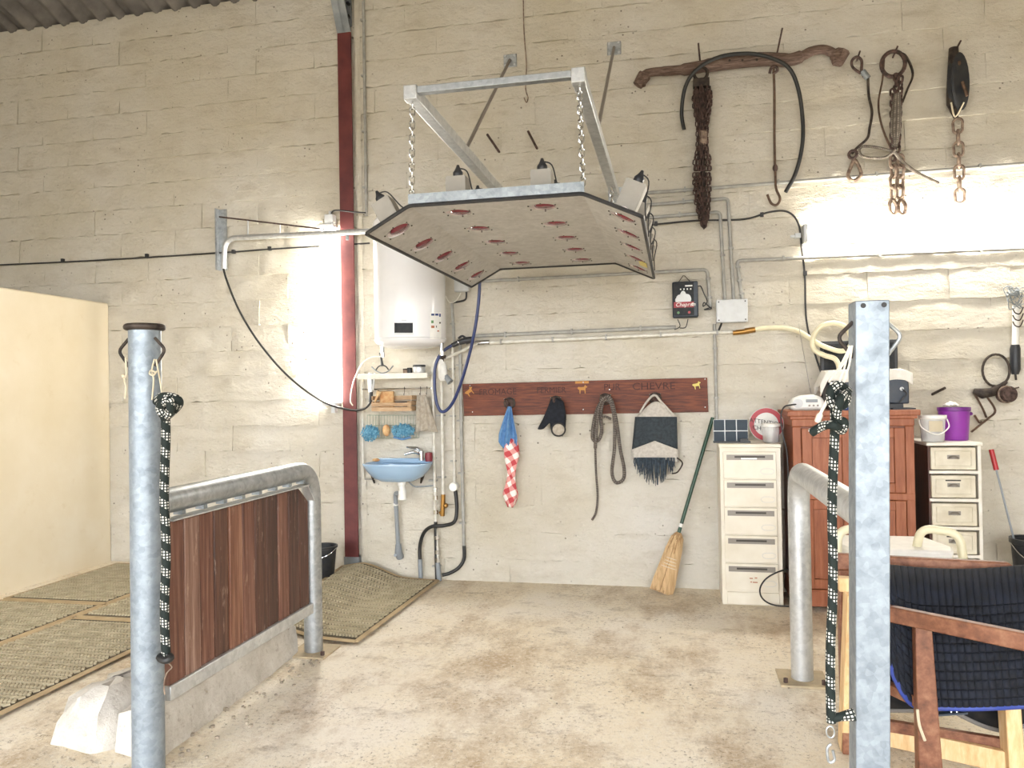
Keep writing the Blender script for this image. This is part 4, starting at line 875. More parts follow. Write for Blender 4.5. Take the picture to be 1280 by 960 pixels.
# wire rack with mitts
wr = T('wire_rack', 'green grey wire grid rack under the crate', 'rack', W(490, 552))
ra, rb, rc_, rd = W(459, 519, .06), W(524, 519, .06), W(459, 548, .06), W(524, 547, .06)
for k in range(19):
    u = k / 18; mb = MB(); mb.cyl(ra.lerp(rb, u), rc_.lerp(rd, u), .0018, 5); P('wire', mb, 'wire_green', wr)
for pa, pb in ((ra, rb), (rc_, rd), (ra.lerp(rc_, .45), rb.lerp(rd, .45))):
    mb = MB(); mb.cyl(pa, pb, .003, 6); P('cross_wire', mb, 'wire_green', wr)
mb = MB(); mb.cyl(ra, ra + V((0, .06, 0)), .003, 6); mb.cyl(rb, rb + V((0, .06, 0)), .003, 6); P('hanger', mb, 'wire_green', wr)
def mitt(label, px, py, w, h, cuff):
    t = T('wash_mitt', label, 'mitt', W(px, py + 12, .1), 'blue wash mitts on the wire rack'); c = W(px, py, .105); rm = random.Random(int(px)); mb = MB()
    mb.ball(c, 1.0, (w * .85, .03, h * .8), 14); P('pad', mb, 'mitt_blue', t); mb = MB()
    for k in range(170):
        a1 = rm.uniform(0, 2 * PI); r1 = math.sqrt(rm.random()); pz = V((math.cos(a1) * r1 * w, -.03 * math.sqrt(max(0, 1 - r1 * r1)) - .004, math.sin(a1) * r1 * h))
        mb.tube([c + pz, c + pz + V((rm.uniform(-.008, .008), -.008, rm.uniform(-.012, .004))), c + pz + V((rm.uniform(-.012, .012), -.01, -.018))], .0035, 5)
    o = P('chenille_pile', mb, 'mitt_blue', t); o['kind'] = 'stuff'
    if cuff: mb = MB(); mb.tube(spl([c + V((-.07, -.02, -.055)), c + V((0, -.04, -.068)), c + V((.06, -.02, -.055))], 5), .014, 8, flat=.6); P('cuff', mb, 'towel_blue', t)
mitt('shaggy blue wash mitt at the left of the wire rack, beside the column', 464, 540, .07, .058, False)
mitt('shaggy blue wash mitt with pale cuff at the right of the wire rack', 505, 537, .088, .052, True)
mb = MB(); c = W(483, 538, .1); mb.ball(c, 1.0, (.03, .028, .045), 12); S('bath_sponge', mb, 'sponge', 'tan sponge between the two blue mitts', 'sponge')
# rag on hook
def cloth(fn, nu=14, nv=18): return MB().grid(fn, nu, nv)
def rag(u, v):
    w = .035 + .05 * v; x = (u - .5) * 2 * w; c = W(527 + 6 * v, 494 + 44 * v, .1); return c + V((x, -.018 * math.cos(u * 14 + v * 2) * (.4 + .6 * v), -.03 * abs(u - .5) * v))
S('rag', cloth(rag), 'beige_cloth', 'crumpled beige rag hanging from the shelf rail', 'cloth', thick=.003)

# ================================================================== HOOK BOARD
bd = T('hook_board', 'long reddish brown wooden board with burnt lettering and four hooks', 'board', W(732, 518))
b00, b10, b11, b01 = W(580, 520, .024), W(885.5, 515, .024), W(884, 472, .024), W(578, 480, .024)
mb = MB(); mb.prism([b00, b10, b11, b01], (0, .022, 0)); P('plank', mb, 'board', bd, bev=.002)
xd = (b10 - b00).normalized(); zd = V((0, 0, 1))
for body, px_, py_, sz, sx_ in (('FROMAGE', 622, 490, .062, 1.0), ('FERMIER', 689, 488, .062, .95), ('PUR', 765, 484, .066, 1.0), ('CHEVRE', 817, 483, .072, 1.15)):
    P('burnt_lettering', text_mb(body, W(px_, py_, .0245), sz, (xd.x, 0, xd.z), zd, .0004, sx=sx_), 'burnt', bd, label='dark burnt letters ' + body)
def goat(px_, py_, s_, rot):
    prof = [(-1, .35), (-.8, .55), (-.2, .5), (.35, .55), (.55, .95), (.7, .75), (1, .6), (.95, .4), (.65, .35), (.6, -.05), (.62, -.8), (.48, -.8), (.42, -.15), (-.35, -.12), (-.42, -.8), (-.56, -.8), (-.6, -.1), (-.85, .1)]
    c = W(px_, py_, .0243); cs, sn = math.cos(rot), math.sin(rot); return MB().prism([c + V(((x * cs - z * sn) * s_, 0, (x * sn + z * cs) * s_)) for x, z in prof], (0, -.0006, 0))
P('goat_stamp', goat(587, 490, .036, .6), 'stamp', bd, label='ochre goat stamp'); P('goat_stamp', goat(728, 487, .036, 0), 'stamp', bd); P('goat_stamp', goat(871, 482, .03, .2), 'yellow_label', bd)
mb = MB(); mb.bb((W(719, 480, .025).x, D - .0246, W(719, 479.5, .025).z), (W(736, 480, .025).x, D - .024, W(719, 476.5, .025).z)); P('stamp_bar', mb, 'stamp', bd)
for (x_, y_) in ((587.5, 482), (590.5, 515), (729, 478), (729, 512), (762, 487), (881.5, 474), (881.5, 509)):
    mb = MB(); mb.lathe([(.006, 0), (.004, .003), (.0005, .004)], W(x_, y_, .024), (0, -1, 0), 8); P('screw_head', mb, 'chrome', bd)
hooks = {}
for k, (x_, y_) in enumerate(((637, 504), (695, 502), (757, 499), (819, 498))):
    c = W(x_, y_, .024); mb = MB(); mb.lathe([(.044, 0), (.044, .008), (.034, .012), (.03, .012)], c, (0, -1, 0), 20); hk = P('coat_hook', mb, 'dark_iron', bd, label='dark iron hook')
    mb = MB(); mb.tube(spl([c + V((0, -.008, .01)), c + V((0, -.05, -.005)), c + V((0, -.09, .0)), c + V((0, -.1, .03))], 6), [.012] * 12 + [.01] * 6 + [.014], 10); mb.lathe([(.0, 0), (.03, .004), (.034, .014), (.024, .02), (0, .022)], c + V((0, -.012, -.002)), (0, -1, 0), 16); P('prong', mb, 'rust', hk)
    for sx in (-1, 1):
        mb = MB(); mb.ball(c + V((sx * .036, -.01, .03)), .006, n=8); P('screw', mb, 'chrome', hk)
# blue towel and gingham cloth
def tow(u, v):
    w = .012 + .055 * min(1, v * 1.3); x = (u - .5) * 2 * w; c = W(637 - 2 * v, 508 + 44 * v, .1); return c + V((x, -.022 * math.cos(u * 11 + 1) * min(1, v * 2 + .2), -.05 * abs(math.sin(u * 7)) * v))
S('blue_cloth', cloth(tow), 'towel_blue', 'blue cloth hanging from the leftmost board hook', 'cloth', thick=.004)
def ging(u, v):
    th = 2 * PI * u; r = .03 + .014 * math.sin(v * 9) + .01 * math.sin(th * 3 + v * 6); c = W(637 + 2.5 * math.sin(v * 2.5), 548 + 86 * v, .075); r *= (1 - .55 * max(0, v - .8) * 5); return c + V((math.cos(th) * r * 1.25, math.sin(th) * r * .8, 0))
S('gingham_cloth', cloth(ging, 20, 30), 'gingham', 'rolled red and white gingham cloth hanging under the blue cloth', 'cloth', thick=.003)
# navy boot (brushing boot)
bt = T('fetlock_boot', 'black padded horse boot draped on the second board hook', 'boot', W(690, 543, .1))
def boot(u, v):
    pl = [(680, 536), (684, 540)]; c = W(690 - 2 * v, 498 + 38 * v, .1); w = .02 + .05 * v; return c + V(((u - .5) * 2 * w - .0 * v, -.03 * math.sin(PI * u) - .01, -.02 * math.sin(u * 5) * v))
mb = MB(); out = [(688, 499), (696, 497), (704, 502), (707, 520), (706, 538), (701, 545), (693, 545), (688, 538), (687, 528), (678, 537), (671, 537), (678, 524), (684, 510)]
mb.prism(WP(out, .12), (0, .05, 0)); P('padding', mb, 'navy_cloth', bt, bev=.012)
mb = MB(); mb.prism([W(698 + 7.5 * math.cos(q), 537 + 7 * math.sin(q), .13) for q in [2 * PI * k / 16 for k in range(16)]], (0, .02, 0)); P('lining', mb, 'beige_cloth', bt, label='beige lining patch')
mb = MB(); mb.tube(spl([W(698 + 8.5 * math.cos(q), 537 + 8 * math.sin(q), .131) for q in [2 * PI * k / 12 for k in range(12)]], 3, True), .006, 8, closed=True); P('rim', mb, 'black_rubber', bt)
# coiled grey rope
rp_ = T('coiled_rope', 'coiled grey braided rope with long tail on the third board hook', 'rope', W(757, 650, .08))
mb = MB(); mb.tube(spl(WP([(757, 498, .1), (748, 508, .1), (742, 530, .09), (741, 548, .08), (747, 551, .08), (752, 540, .09), (751, 520, .1), (754, 502, .11), (763, 503, .11), (768, 525, .1), (768, 560, .09), (765, 590, .08), (770, 603, .08), (779, 599, .08), (780, 585, .08), (775, 560, .09), (771, 530, .1), (764, 500, .12), (755, 497, .12), (748, 512, .12), (745, 545, .1), (744, 560, .07)]), 8), .0125, 10); P('coil', mb, 'grey_rope', rp_)
mb = MB(); mb.tube(spl(WP([(750, 523, .12), (757, 521, .13), (764, 524, .12)]), 5), .009, 8); P('wrap', mb, 'grey_rope', rp_)
mb = MB(); mb.tube(spl(WP([(744, 555, .07), (745, 590, .05), (747, 620, .04), (745, 640, .03), (740, 650, .03)]), 8), .008, 8); P('tail', mb, 'grey_rope', rp_)
# fly mask
fm = T('fly_mask', 'grey and charcoal horse fly mask with fringe on the rightmost board hook', 'fly mask', W(820, 606, .1))
def band(y0, y1, prof, off, bulge=.05):
    def fn(u, v):
        (xa1, xb1), (xa2, xb2) = prof; x = (xa1 + (xb1 - xa1) * u) * (1 - v) + (xa2 + (xb2 - xa2) * u) * v
        ya = y0(u) if callable(y0) else y0; yb = y1(u) if callable(y1) else y1
        return W(x, ya + (yb - ya) * v, off + bulge * math.sin(PI * u))
    return cloth(fn, 16, 8)
P('top_fleece', band(lambda u: 511 - 9 * math.sin(PI * u), lambda u: 522, ((806, 835), (795, 845)), .07), 'grey_fleece', fm, thick=.006)
chev = lambda u: 562 - 11 * (1 - abs(2 * u - 1))
P('mesh_panel', band(521, chev, ((794, 846), (790, 847)), .072), 'charcoal_mesh', fm, thick=.004)
P('lower_fleece', band(chev, lambda u: 574 - 3 * math.sin(PI * u) + 4 * u, ((789.5, 847.5), (790, 848)), .074), 'grey_fleece', fm, thick=.008)
mb = MB(); mb.tube(spl(WP([(800, 516, .08), (808, 503, .1), (818, 494, .13), (827, 503, .1), (843, 520, .08)]), 6), .008, 8); P('poll_strap', mb, 'grey_fleece', fm)
mb = MB(); rf = random.Random(8)
for k in range(80):
    x_ = 793 + 50 * k / 79; L_ = (14 + 18 * math.sin(PI * k / 79) ** 1.2) * rf.uniform(.7, 1.15); o_ = .085 + .05 * math.sin(PI * k / 79) + rf.uniform(-.012, .012)
    mb.tube(WP([(x_, 572, o_), (x_ + rf.uniform(-1, 1), 572 + L_ * .5, o_), (x_ + rf.uniform(-2, 2), 572 + L_, o_)]), [.004, .004, .002], 5)
o = P('fringe', mb, 'fringe', fm); o['kind'] = 'stuff'
mb = MB(); mb.tube(spl(WP([(846, 572, .08), (853, 579, .08), (847, 590, .08), (840, 592, .09)]), 6), .012, 8, flat=.4); P('chin_strap', mb, 'dark_iron', fm)

# ================================================================== BROOM
bo = T('broom', 'straw broom with long dark green handle leaning against the wall', 'broom', F(826, 746))
ft = F(826, 742); hd = W(891, 522, .03)
nk = ft.lerp(hd, .335); mb = MB(); mb.cyl(nk, hd, .0125, 12); P('handle', mb, 'green_paint', bo)
mb = MB(); n1, n2 = ft.lerp(hd, .375), ft.lerp(hd, .395); mb.cyl(n1, n2, .0135, 12); P('handle_band', mb, 'white_plastic', bo)
dr = (hd - ft).normalized(); sd = dr.cross(V((0, -1, 0))).normalized(); fb = sd.cross(dr)
mb = MB(); prof = [(0.0, .075, .035), (.15, .075, .036), (.45, .062, .04), (.75, .052, .04), (.92, .038, .03), (1.0, .018, .018)]
L_ = (nk - ft).length; vs_ = []; n = 18
for (s_, w_, d_) in prof:
    for k in range(n):
        q = 2 * PI * k / n; vs_.append(ft + dr * (L_ * s_ + .012) + sd * math.cos(q) * w_ + fb * math.sin(q) * d_)
mb.add(vs_, [(i * n + k, i * n + (k + 1) % n, (i + 1) * n + (k + 1) % n, (i + 1) * n + k) for i in range(len(prof) - 1) for k in range(n)] + [tuple(range(n)), tuple((len(prof) - 1) * n + k for k in range(n))]); P('straw_core', mb, 'straw_dark', bo)
mb = MB(); rb_ = random.Random(4)
for k in range(260):
    q = rb_.uniform(0, 2 * PI); s0 = rb_.uniform(-.02, .1); s1 = s0 + rb_.uniform(.5, .9)
    pts = []
    for j in range(4):
        s_ = min(s0 + (s1 - s0) * j / 3, .98)
        for i in range(len(prof) - 1):
            if prof[i][0] <= max(s_, 0) <= prof[i + 1][0]:
                f_ = (max(s_, 0) - prof[i][0]) / (prof[i + 1][0] - prof[i][0]); w_ = prof[i][1] + (prof[i + 1][1] - prof[i][1]) * f_; d_ = prof[i][2] + (prof[i + 1][2] - prof[i][2]) * f_
        pts.append(ft + dr * (L_ * s_ + .012) + sd * math.cos(q) * (w_ + .002) + fb * math.sin(q) * (d_ + .002))
    mb.tube(pts, .0028, 4)
o = P('straw_bristles', mb, 'straw', bo); o['kind'] = 'stuff'
for s_ in (.42, .47, .52, .57):
    w_ = .0635 - (s_ - .42) * .05; mb = MB(); mb.tube([ft + dr * (L_ * s_ + .012) + sd * math.cos(2 * PI * k / 20) * w_ + fb * math.sin(2 * PI * k / 20) * .044 for k in range(20)], .0025, 6, closed=True); P('stitching', mb, 'twine', bo)

# ================================================================== FILING CABINET
fcx0, fcx1 = .272, .65; fy = 5.16; fz = 1.028
fc = T('filing_cabinet', 'cream metal cabinet with five drawers and grey slot handles', 'cabinet', ((fcx0 + fcx1) / 2, 5.35, 0))
mb = MB(); mb.bb((fcx0, fy + .012, 0), (fcx1, D - .03, fz)); P('carcass', mb, 'cream_metal', fc, bev=.004)
mb = MB(); mb.bb((fcx0 - .006, fy - .006, fz - .012), (fcx1 + .004, D - .03, fz + .012)); P('top', mb, 'cream_metal', fc, bev=.004)
mb = MB(); mb.bb((fcx0 + .03, fy, .008), (fcx1 - .025, fy + .02, .085)); P('plinth', mb, 'cream_metal', fc, bev=.003)
dz = (fz - .035 - .095) / 5
for k in range(5):
    z0 = .095 + k * dz; mb = MB(); mb.bb((fcx0 + .022, fy - .004, z0 + .004), (fcx1 - .03, fy + .014, z0 + dz - .004)); dr_ = P('drawer', mb, 'cream_metal', fc, bev=.003)
    xa1, xb1 = fcx0 + .042, fcx1 - .048; zt_ = z0 + dz - .022
    mb = MB(); mb.bb((xa1, fy - .008, zt_ - .034), (xb1, fy - .003, zt_)); P('handle_plate', mb, 'handle_grey', dr_, label='grey handle plate')
    mb = MB(); mb.bb((xa1 + .05, fy - .0095, zt_ - .02), (xb1 - .05, fy - .007, zt_ - .008)); P('grip_slot', mb, 'slot_dark', dr_)
    mb = MB(); mb.bb((xa1 + .09, fy - .0105, zt_ - .03), (xb1 - .1, fy - .008, zt_ - .02)); P('card_holder', mb, 'label_white' if k == 4 else 'handle_grey', dr_)
    mb = MB(); c = V((fcx1 - .085, fy - .005, z0 + dz * .28)); pts = [c + V((.03 * math.cos(2 * PI * q / 20) * (1.0) + (.012 if math.cos(2 * PI * q / 20) > 0 else -.012), 0, .018 * math.sin(2 * PI * q / 20))) for q in range(20)]; mb.tube(pts, .0012, 5, closed=True); P('embossed_oval', mb, 'grey_plastic', dr_)
mb = MB()
for (x_, y_, w_) in ((939, 723, 4), (945, 722.5, 3), (939, 727.5, 2), (944, 728, 6)): c = onplane(x_, y_, 1, fy - .005); mb.box(c, (w_ * .005, .001, .006))
o = P('red_marking', mb, 'label_orange', fc, label='faint red marks on the bottom drawer'); o['kind'] = 'stuff'
cable('cable', 'black cable looping over the bottom drawer of the cream cabinet', [(985, 711, .42), (970, 716, .46), (957, 724, .48), (950, 736, .48), (953, 748, .47), (966, 756, .44), (986, 758, .42)], .005, 'cable_black')
# solar panel on the cabinet
sp_ = T('solar_panel', 'small dark six-cell solar panel standing on the cream cabinet', 'solar panel', (.33, 5.3, fz + .012))
YS = 5.3; s00, s11 = onplane(892, 557, 1, YS), onplane(935, 528, 1, YS); zb_ = fz + .0125
hS = s11.z - s00.z
mb = MB(); mb.bb((s00.x, YS, zb_), (s11.x, YS + .012, zb_ + hS)); P('frame', mb, 'grey_plastic', sp_, bev=.004)
for i in range(3):
    for j in range(2):
        w_ = (s11.x - s00.x) / 3; h_ = hS / 2; mb = MB(); mb.bb((s00.x + i * w_ + .003, YS - .003, zb_ + j * h_ + .003), (s00.x + (i + 1) * w_ - .003, YS + .004, zb_ + (j + 1) * h_ - .003)); P('cell', mb, 'solar', sp_, bev=.006)
mb = MB(); c = onplane(930, 551, 1, YS - .03); mb.box(c + V((0, 0, 0)), (.05, .05, .03)); mb.cyl(c + V((0, 0, -.012)), c + V((0, 0, -.024)), .03, 14); P('connector', mb, 'black_plastic', sp_)
mb = MB(); mb.bb((s00.x - .002, YS - .05, zb_), (s11.x + .01, YS + .03, zb_ + .01)); P('stand', mb, 'black_plastic', sp_)
# round sign
YG = 5.4; sgc = onplane(958, 534, 1, YG); RS = (onplane(980, 534, 1, YG) - sgc).x
sg_ = T('warning_sign', 'round red and white ATTENTION sign behind the clear pot on the cream cabinet', 'sign', sgc - V((0, 0, RS)))
sgc.z = fz + .014 + RS
mb = MB(); mb.cyl(sgc + V((0, .01, 0)), sgc, RS, 40); P('disc', mb, 'sign_white', sg_)
mb = MB(); mb.lathe([(RS * .97, 0), (RS * .97, .002), (RS * .7, .002), (RS * .7, 0)], sgc, (0, -1, 0), 40, cap=False); P('red_ring', mb, 'sign_red', sg_, label='red border ring')
P('lettering', text_mb('ATTENTION', sgc + V((0, -.0035, .012)), .041, (1, 0, -.16), (.0, 0, 1), .0006, sx=.95), 'ink', sg_, label='black word ATTENTION'); P('lettering', text_mb('CH', sgc + V((-.062, -.0035, -.024)), .041, (1, 0, -.16), (0, 0, 1), .0006), 'ink', sg_, label='black letters CH')
YC = 5.28; c = onplane(964, 556, 1, YC); c.z = fz + .012
pt_ = T('clear_pot', 'clear plastic pot with grey lid in front of the round sign', 'pot', c)
mb = MB(); mb.lathe([(.045, 0), (.052, .008), (.055, .1), (.053, .108)], c, (0, 0, 1), 24, cap=False); P('pot', mb, 'clear_plastic', pt_)
mb = MB(); mb.lathe([(.04, .004), (.046, .006), (.047, .04), (.02, .045)], c, (0, 0, 1), 16); P('contents', mb, 'tub_contents', pt_)
mb = MB(); mb.lathe([(.058, .104), (.06, .108), (.06, .122), (.055, .125)], c, (0, 0, 1), 24); P('lid', mb, 'white_plastic', pt_)

# ================================================================== ENERGISER, JUNCTION BOX
eg = T('fence_energiser', 'black electric fence energiser with white horses and red band', 'energiser', W(856, 399))
e0, e1 = W(841, 398.5), W(872, 353); ew, eh = e1.x - e0.x, e1.z - e0.z
mb = MB(); mb.bb((e0.x, D - .085, e0.z), (e1.x, D - .01, e1.z)); P('case', mb, 'navy_plastic', eg, bev=.01)
mb = MB(); mb.bb((e0.x + .008, D - .089, e0.z + .012), (e1.x - .03, D - .084, e1.z - .006)); P('front_panel', mb, 'screen_black', eg)
mb = MB(); mb.bb((e0.x + .008, D - .0905, e0.z + eh * .27), (e1.x - .03, D - .089, e0.z + eh * .43)); P('red_band', mb, 'red_print', eg, label='dark red printed band')
P('lettering', text_mb('Chapron', V((e0.x + ew * .5, D - .091, e0.z + eh * .35)), .038, (1, 0, 0), (0, 0, 1), .0005, shear=.25), 'label_white', eg, label='white word Chapron')
mb = MB(); mb.ring((e1.x - .038, D - .091, e0.z + eh * .35), .008, .003, (0, 1, 0), 14, 6); P('emblem', mb, 'label_white', eg)
mb = MB()
for (dx, dz_, sx, sz) in ((.3, .52, .028, .03), (.42, .58, .022, .04), (.56, .52, .028, .032), (.2, .48, .016, .02), (.66, .5, .012, .022)): mb.ball((e0.x + ew * dx, D - .0895, e0.z + eh * dz_), 1.0, (sx, .0015, sz), 12)
o = P('horse_picture', mb, 'horse_print', eg, label='pale printed horses'); o['kind'] = 'stuff'
for k in range(4): mb = MB(); mb.bb((e0.x + ew * (.3 + k * .13), D - .0902, e0.z + eh * .76), (e0.x + ew * (.35 + k * .13), D - .089, e0.z + eh * .8)); P('pictogram', mb, 'label_white', eg)
mb = MB(); mb.bb((e0.x + ew * .5, D - .0902, e0.z + eh * .85), (e0.x + ew * .78, D - .089, e0.z + eh * .89)); P('title_print', mb, 'label_white', eg)
for sx, mt in ((.22, 'label_green'), (.64, 'sign_red')):
    mb = MB(); c = V((e0.x + ew * sx, D - .089, e0.z + eh * .13)); mb.cyl(c, c + V((0, -.01, 0)), .009, 10); P('terminal', mb, mt, eg)
mb = MB(); mb.tube(WP([(848, 353, .05), (854, 344.5, .05), (856, 345, .05), (863, 352.5, .05)]), .003, 6); P('hanging_loop', mb, 'dark_iron', eg)
mb = MB(); mb.tube(spl(WP([(872, 358, .05), (876, 358, .04), (880, 367, .03), (884, 377, .03), (879, 383, .04), (880, 378, .05), (886, 383, .04), (889, 386, .03), (880, 387, .03), (890, 384, .03)]), 6), .004, 6); P('mains_lead', mb, 'cable_black', eg)
mb = MB(); mb.tube(spl(WP([(847, 399, .05), (850, 408, .04), (843, 412, .03)]), 6), .0035, 6); mb.tube(spl(WP([(860, 399, .05), (857, 409, .04), (850, 410, .03)]), 6), .0035, 6); P('fence_lead', mb, 'cable_black', eg)
jx = T('junction_box', 'light grey square junction box with corner screws', 'electrical box', W(914, 405))
j0, j1 = W(895.5, 404, .03), W(933, 375, .03); mb = MB(); mb.bb((j0.x, D - .09, j0.z), (j1.x, D, j1.z)); P('box', mb, 'grey_plastic', jx, bev=.004)
mb = MB(); mb.bb((j0.x - .002, D - .1, j0.z - .002), (j1.x + .002, D - .086, j1.z + .002)); P('cover', mb, 'grey_plastic', jx, bev=.005)
for sx in (j0.x + .014, j1.x - .014):
    for sz in (j0.z + .014, j1.z - .014): mb = MB(); mb.cyl((sx, D - .099, sz), (sx, D - .1015, sz), .005, 10); P('screw', mb, 'black_plastic', jx)
mb = MB(); mb.tube(spl(WP([(902, 404, .05), (900, 409, .03), (897, 416, .02)]), 5), .007, 8); P('outlet_lead', mb, 'cable_black', jx)

# ================================================================== OLD TOOLS HUNG HIGH ON THE WALL
def nail(a, b, oa, ob, label):
    mb = MB(); mb.cyl(W(b[0], b[1], ob), W(a[0], a[1], oa), .006, 8); S('wall_spike', mb, 'rust', label, 'spike', 'spikes carrying the old tools')
yk = T('ox_yoke', 'old carved brown wooden yoke hung high on the wall', 'yoke', W(925, 90))
mb = MB(); mb.tube(spl(WP([(800, 106), (803, 97), (812, 91), (830, 89), (855, 87), (885, 82), (920, 77), (955, 74), (985, 75), (1003, 70), (1015, 64), (1030, 62), (1043, 68), (1048, 78)], .07), 6), [.045 + .0 * k for k in range(6)] + [.036] * 6 + [.033] * 6 + [.036] * 6 + [.046] * 6 + [.052] * 6 + [.052] * 6 + [.05] * 6 + [.046] * 6 + [.036] * 6 + [.034] * 6 + [.034] * 6 + [.042] * 7, 14, flat=.9); P('beam', mb, 'yoke_wood', yk)
for (a, b) in (((797, 107), (806, 94)), ((1046, 80), (1053, 64))):
    mb = MB(); mb.tube(WP([a, b], .07), [.038, .05], 8); P('horn_tip', mb, 'yoke_wood', yk)
for x_ in (912, 928, 946): mb = MB(); c = W(x_, 76 - (x_ - 912) * .03, .125); mb.cyl(c, c + V((0, -.006, 0)), .008, 8); P('peg_hole', mb, 'dark_iron', yk)
nail((873, 54), (876, 88), .15, .0, 'rusty spike carrying the heavy chain bundle'); nail((978, 35), (966, 92), .2, .0, 'long rusty spike through the yoke above the hook rod')
nail((1075, 64), (1071, 76), .1, .0, 'rusty spike carrying the thin wire cable'); nail((1122, 58), (1116, 72), .12, .0, 'rusty spike carrying the iron ring'); nail((1201, 51), (1194, 64), .12, .0, 'rusty spike carrying the pulley')
def linkmb(mb, c, d, L, w, r, roll, n=10, m=4):
    d = d.normalized(); a, b = frame(d); s_ = a * math.cos(roll) + b * math.sin(roll); pts = []
    for q in range(n):
        th = 2 * PI * q / n; pts.append(c + s_ * math.cos(th) * w / 2 + d * (math.sin(th) * w / 2 + (L - w) / 2 * (1 if math.sin(th) > -1e-6 else -1)))
    mb.tube(pts, r, m, closed=True)
ch = T('chain_bundle', 'heavy bundle of dark rusty chain gathered into a long bunch', 'chain', W(882, 298))
rc = random.Random(21); mb = MB()
for k in range(34):
    a1 = 2 * PI * k / 34 * 5.0 + rc.uniform(-.2, .2); r1 = rc.uniform(.72, 1.05); L0 = rc.uniform(104, 112); end = rc.uniform(150, 160) if k % 2 else 280 + 16 * (1 - r1); spt = []
    ys = [L0, 125, 150] if k % 2 else [L0, 130, 158, 188, 200, 240, 268, end]
    for y_ in ys:
        wd = 11 if y_ < 150 else (6.5 if y_ < 192 else (10 if y_ < 255 else (6 if y_ < 272 else 1.5)))
        spt.append(W(877.5 + (y_ > 240) * (y_ - 240) * .06 + math.cos(a1) * r1 * wd, y_, .09 + math.sin(a1) * r1 * .05))
    sp2 = spl(spt, 10); acc = 0; roll = 0
    for i in range(1, len(sp2)):
        acc += (sp2[i] - sp2[i - 1]).length
        if acc > .024: linkmb(mb, sp2[i], sp2[i] - sp2[i - 1], .036, .022, .0042, roll); roll += PI / 2; acc = 0
o = P('chain_mass', mb, 'rust', ch); o['kind'] = 'stuff'
mb = MB(); mb.tube(WP([(877, 108, .09), (878, 150, .09), (878, 190, .09), (879, 255, .09), (881, 285, .09)]), [.022, .03, .016, .03, .006], 10, flat=.8); P('chain_core', mb, 'dark_iron', ch)
mb = MB(); mb.box(W(876.5, 104, .1), (.11, .05, .06)); mb.ring(W(876, 92, .1), .045, .012, (0, 1, 0), 16, 8); P('block_head', mb, 'dark_iron', ch, bev=.008)
mb = MB(); mb.box(W(879, 172, .13), (.05, .03, .1)); P('tackle_block', mb, 'rust_light', ch, bev=.012, label='tan worn tackle block')
cable('rubber_strap', 'long black rubber hose bowed over the yoke', [(855, 162, .05), (852, 140, .06), (857, 108, .1), (872, 86, .15), (900, 71, .16), (935, 67, .16), (962, 72, .16), (985, 84, .14), (997, 108, .1), (1003, 145, .07), (1003, 180, .06), (995, 215, .05), (982, 240, .05)], .0135, 'hose_black', cat='hose', n=10)
hr = T('hook_rod', 'long thin rusty iron rod ending in a hook', 'hook', W(968, 257))
mb = MB(); mb.tube(spl(WP([(967, 84, .16), (968, 120, .1), (968, 170, .06), (969, 215, .05), (970, 235, .05), (975, 248, .05), (971, 256, .05), (964, 254, .06), (959, 243, .07)]), 8), .0085, 8); P('rod', mb, 'iron_rod', hr)
mb = MB(); mb.tube(spl(WP([(962, 92, .15), (964, 85, .16), (969, 83, .17), (972, 88, .16), (966, 92, .15)]), 5), .009, 8); P('top_eye', mb, 'rust', hr); mb = MB(); mb.ball(W(969, 210, .05), .018, (1, 1, 1.5), 10); P('collar', mb, 'rust', hr)
ws = T('wire_sling', 'thin steel wire sling with brass snap hook', 'sling', W(1068, 226))
mb = MB(); mb.tube(spl(WP([(1076, 92, .05), (1066, 84, .05), (1065, 76, .06), (1071, 71, .07), (1077, 76, .06), (1077, 88, .05), (1080, 96, .05)]), 6), .009, 8); P('eye', mb, 'rust', ws)
mb = MB(); mb.cyl(W(1078, 89, .05), W(1085, 98, .05), .02, 10); P('ferrule', mb, 'galv_dark', ws)
mb = MB(); mb.tube(spl(WP([(1085, 98, .05), (1086, 120, .04), (1090, 140, .04), (1087, 160, .04), (1084, 173, .04), (1072, 184, .04), (1065, 192, .05)]), 6), .0085, 8); P('wire', mb, 'dark_iron', ws)
mb = MB(); mb.ring(W(1066, 193, .05), .025, .01, (0.4, 1, 0), 14, 8); P('thimble', mb, 'rust', ws)
mb = MB(); mb.tube(spl(WP([(1068, 198, .05), (1063, 210, .05), (1060, 220, .05), (1067, 226, .05), (1076, 219, .05), (1074, 209, .05), (1069, 200, .05)]), 6), .012, 8); P('snap_hook', mb, 'rust_light', ws, label='rusty brass snap hook')
rg_ = T('ring_tackle', 'iron ring with chains, rope and double hooks hanging from it', 'tackle', W(1122, 268))
mb = MB(); mb.ring(W(1116.5, 80, .07), .076, .013, (0, 1, 0), 28, 10, .95, 1.1); P('ring', mb, 'rust', rg_)
mb = MB(); mb.tube(spl(WP([(1122, 66, .08), (1132, 70, .07), (1141, 92, .06), (1134, 112, .06), (1128, 128, .07)]), 6), .012, 8, flat=.5); P('right_strap', mb, 'dark_iron', rg_)
mb = MB(); mb.tube(spl(WP([(1105, 75, .07), (1103, 100, .06), (1098, 130, .05), (1103, 160, .05), (1116, 190, .07)]), 6), .012, 8, flat=.5); P('left_strap', mb, 'iron_rod', rg_)
for k, (xa1, xb1, y0_, y1_, mt) in enumerate(((1120, 1121, 93, 150, 'rust'), (1126, 1122, 96, 190, 'rust'), (1116, 1116, 112, 200, 'rust'))):
    chain('', '', '', W(xa1, y0_, .08), W(xb1, y1_, .09), .05, .03, .007, mt, parent=rg_, part='chain_link')
